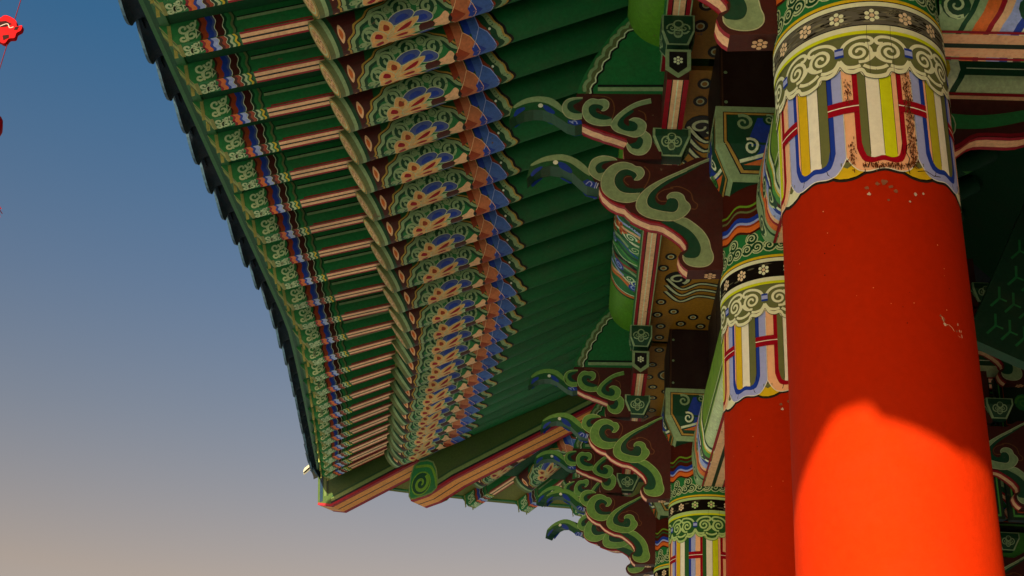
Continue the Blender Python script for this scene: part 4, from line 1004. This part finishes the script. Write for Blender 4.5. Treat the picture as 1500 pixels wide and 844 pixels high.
# unseen boarding added at the back to darken the hall
for a, b_ in zip(CY, CY[1:]):
    m = max(2, round((b_ - a - .6) / .6)); w_ = (b_ - a - .6) / m
    for k in range(m):
        mbw = MB(); mbw.box(CXB - .03, CXB + .03, a + .3 + k * w_ + .006, a + .3 + (k + 1) * w_ - .006, -EYE + .05, 3.1, hx('#5a2418')); part('added_back_board', mbw.mesh('added_back_board', M_PAINT))
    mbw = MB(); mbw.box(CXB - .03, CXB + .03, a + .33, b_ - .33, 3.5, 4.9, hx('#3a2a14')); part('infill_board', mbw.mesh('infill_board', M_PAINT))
# back eaves and ceiling inside
mb = MB(); mb.grid([[(5.9, y_, 4.9) for y_ in (YA, YB)], [(8.5, y_, 4.2) for y_ in (YA, YB)]], P['deep'], False); part('soffit_board', mb.mesh('soffit_board', M_PAINT))
# inner wall plate and inner rafters (underside of the roof inside the hall)
mb = MB(); mb.grid([[(CX - .1, y_, 4.95) for y_ in (YA, YB)], [(3.16, y_, 6.2) for y_ in (YA, YB)], [(5.6, y_, 4.95) for y_ in (YA, YB)]], P['deep'], False); part('ceiling', mb.mesh('ceiling', M_PAINT))
def inner_rafter():
    mb = MB(); n = 14; mb.grid([[(x, sin(2 * pi * k / n) * .09, cos(2 * pi * k / n) * .09) for k in range(n)] for x in (0, 2.6)], P['deep'], True, True)
    p = Pat()
    for k in range(16): p.poly([(-.05, k * .15), (0, k * .15 + .05), (.05, k * .15), (0, k * .15 + .11)], P['leaf'], 1)
    p.put(mb, lambda u, v, h: (v, sin(u / .09) * (.09 + h), -cos(u / .09) * (.09 + h)), du=.03)
    return mb.mesh('inner_rafter', M_PAINT)
ME_IR = inner_rafter(); xi = Vector((2.3, 0, 1.25))
y = 3.0
while y < 11.6: part('inner_rafter', ME_IR, frame_of(Vector((CX + .05, y, 4.86)), xi)); y += .5

# frieze of painted panels across the far end of the hall, above and below its beam
def frieze(x0, x1, z0, z1, seed):
    mb = MB(); mb.box(x0, x1, -.03, .03, z0, z1, hx('#10281a')); p = Pat(); rng = random.Random(seed)
    e = .03; p.line([(x0 + e, z0 + e), (x1 - e, z0 + e), (x1 - e, z1 - e), (x0 + e, z1 - e)], .02, P['leaf'], 1, True); p.line([(x0 + 2 * e, z0 + 2 * e), (x1 - 2 * e, z0 + 2 * e), (x1 - 2 * e, z1 - 2 * e), (x0 + 2 * e, z1 - 2 * e)], .012, P['rust'], 1, True)
    cx_, cz = (x0 + x1) / 2, (z0 + z1) / 2; H = z1 - z0
    for k in range(6): p.disc(cx_ + H * .2 * cos(k * pi / 3), cz + H * .2 * sin(k * pi / 3), H * .11, P['orange' if k % 2 else 'rust'], 2, 12); p.ring(cx_ + H * .2 * cos(k * pi / 3), cz + H * .2 * sin(k * pi / 3), H * .12, .01, P['pale2'], 3)
    p.disc(cx_, cz, H * .1, P['blue'], 4, 12)
    for k in range(14):
        u, v = rng.uniform(x0 + .12, x1 - .12), rng.uniform(z0 + .12, z1 - .12)
        if hypot(u - cx_, v - cz) < H * .3: continue
        p.disc(u, v, .07, P[rng.choice(['green', 'blue', 'green'])], 2, 12); p.spiral(u, v, .01, .06, 1.4, rng.uniform(0, 6), .018, P[rng.choice(['pale2', 'leaf', 'pale2', 'sky'])], 3, n=18)
    p.put(mb, lambda u, v, h: (u, -.03 - h, v)); return mb.mesh('frieze_panel', M_PAINT)
for yy, rows_ in ((9.30, ((3.0, 3.62), (3.70, 4.15))), (11.25, ((2.55, 3.06), (3.55, 4.25), (4.3, 4.9)))):
    for r_, (z0, z1) in enumerate(rows_):
        x = CX + .5; k = 0
        while x < 4.8: part('frieze_panel', frieze(x, x + .82, z0, z1, int(yy * 10) + r_ * 7 + k % 3), T((0, yy, 0))); x += .86; k += 1

# raking latticed board inside the hall, edged with coloured fillets
def raking_board():
    mb = MB(); p = Pat(); a, b_ = Vector((2.42, 3.62)), Vector((3.62, 6.12)); d = (b_ - a).normalized(); nn = Vector((d.y, -d.x)); W_ = .50
    Q = lambda s, t: (a.x + d.x * s + nn.x * t, a.y + d.y * s + nn.y * t)
    Ln = (b_ - a).length
    mb.prism([Q(0, 0), Q(0, W_ + .45), Q(Ln, W_ + .45), Q(Ln, 0)], lambda x, z, h: (x, h, z), -.05, .05, hx('#143c26'), lambda x, z: [(0, 1, P['deep'])])
    for i in range(14):
        for j in range(5):
            s0, t0 = .08 + i * .2, .06 + j * .095 + (.0 if i % 2 else .045)
            p.line([Q(s0, t0), Q(s0 + .08, t0 + .03), Q(s0 + .16, t0)], .016, P['green'], 1); p.line([Q(s0 + .08, t0 + .03), Q(s0 + .08, t0 + .08)], .012, P['mid'], 1)
    for t0, w_, c in ((W_ + .04, .05, 'leaf'), (W_ + .10, .05, 'black'), (W_ + .15, .05, 'blue'), (W_ + .20, .04, 'maroon'), (W_ + .32, .17, 'peach')): p.line([Q(0, t0), Q(Ln, t0)], w_, P[c], 1)
    p.line([Q(0, W_ + .32), Q(Ln, W_ + .32)], .02, P['black'], 2)
    p.put(mb, lambda u, v, h: (u, -.05 - h, v)); return mb.mesh('raking_board', M_PAINT)
part('raking_board', raking_board(), T((0, 7.5, 0)))
for M_ in (T((2.75, 9.20, .0)), T((3.35, 11.14, -.45)), T((3.35, 11.14, .55)), T((2.75, 9.20, 1.0))):
    part('wall_arm', ME_LOW, M_); part('wall_arm', ME_UP, M_)
    part('bearing_block', ME_SORO2, M_ @ T((PX, -.02, 3.755)))

mbw = MB(); mbw.box(CX + .3, CXB - .3, 11.34, 11.42, 2.45, 3.06, hx('#1a120c')); part('infill_board', mbw.mesh('infill_board', M_PAINT))  # dark backing boards, added to block the bright gaps behind the frieze
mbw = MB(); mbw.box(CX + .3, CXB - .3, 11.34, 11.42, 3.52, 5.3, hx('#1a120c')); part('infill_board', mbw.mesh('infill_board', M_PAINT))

# ================================================================== RED LANTERN STRING at the left edge
def cam_at(u, v, Y):
    r = R_ * (u - 750) + D_ * (v - 422) + F_ * 1844.4; return r * (Y / r.y)
M_LAN = paint_mat('lantern_cloth', rough=.8, spec=.08, grime=.05, bump=.1)
LR = bpy.data.objects.new('lantern_string', None); COL.objects.link(LR)
base = cam_at(-47, 250, 8.0); LR.location = (base.x, base.y, base.z + EYE)
LR['label'] = 'red paper lantern string hanging in the open sky at the far left'; LR['category'] = 'lantern'
def lpart(name, mb): o = bpy.data.objects.new(name, mb.mesh(name, M_LAN)); COL.objects.link(o); o.parent = LR; return o
zt = cam_at(-20, 45, 8.0).z - base.z; zm = cam_at(-28, 182, 8.0).z - base.z; zl = cam_at(-12, 300, 8.0).z - base.z
rd = hx('#a80a10')
mb = MB(); n = 24; rw = []
for k in range(11):
    a = -pi / 2 + pi * k / 10; rw.append([((.155 + .008 * cos(j * 2 * pi / 3)) * cos(a) * cos(2 * pi * j / n), .155 * cos(a) * sin(2 * pi * j / n), zm + .125 * sin(a)) for j in range(n)])
mb.grid(rw, rd, True, True); lpart('lantern_body', mb)
mb = MB()
for j in range(14):
    a = j * 2 * pi / 14; r0, r1 = .05, .085
    mb.face([(r0 * cos(a), r0 * sin(a), zl + .30), (r0 * cos(a + .4), r0 * sin(a + .4), zl + .30), (.27 + r1 * cos(a + .36), r1 * sin(a + .36), zl - .06 + .02 * (j % 3)), (.27 + r1 * cos(a + .08), r1 * sin(a + .08), zl - .07 + .02 * (j % 2))], rd)
lpart('tassel', mb)
mb = MB()                                               # fretted fortune plaque with dark print
out = cr([(-.36, .12), (-.24, .15), (-.14, .10), (-.08, .15), (.02, .10), (.045, .04), (.085, .05), (.09, .0), (.06, -.03), (.055, -.08), (.01, -.09), (-.02, -.14), (-.12, -.10), (-.3, -.14), (-.36, -.05)], 4, True)
mb.prism(out, lambda a, b_, h: (a, h, zt + b_), -.02, .02, rd, lambda a, b_: [(0, 1, rd)])
p = Pat(); bk = hx('#2a0a0a')
for q in ([(.03, .0), (.06, .0), (.065, .035), (.035, .03)], [(-.03, -.11), (.01, -.08), (.0, -.05), (-.05, -.06)], [(-.12, .02), (-.04, .03), (.0, .06), (-.06, .09), (-.12, .08)]): p.poly(q, bk, 1)
p.line(cr([(-.10, .03), (-.04, .06), (-.01, .02), (.02, .03)], 4), .008, hx('#a89890'), 2); p.put(mb, lambda u, v, h: (u, -.02 - h, zt + v)); lpart('plaque', mb)
mb = MB()
mb.grid([[(.004 * cos(k * pi / 3), .004 * sin(k * pi / 3), z_) for k in range(6)] for z_ in (zl, zt + 4.2)], hx('#601010'), False, True); lpart('cord', mb)
mb = MB(); mb.grid([[(x_, .006 * cos(k * pi / 3), zt + 4.2 - .002 * x_ * x_ + .006 * sin(k * pi / 3)) for k in range(6)] for x_ in (-9, -6, -3, 0)], hx('#202020'), False, True); lpart('cable', mb)
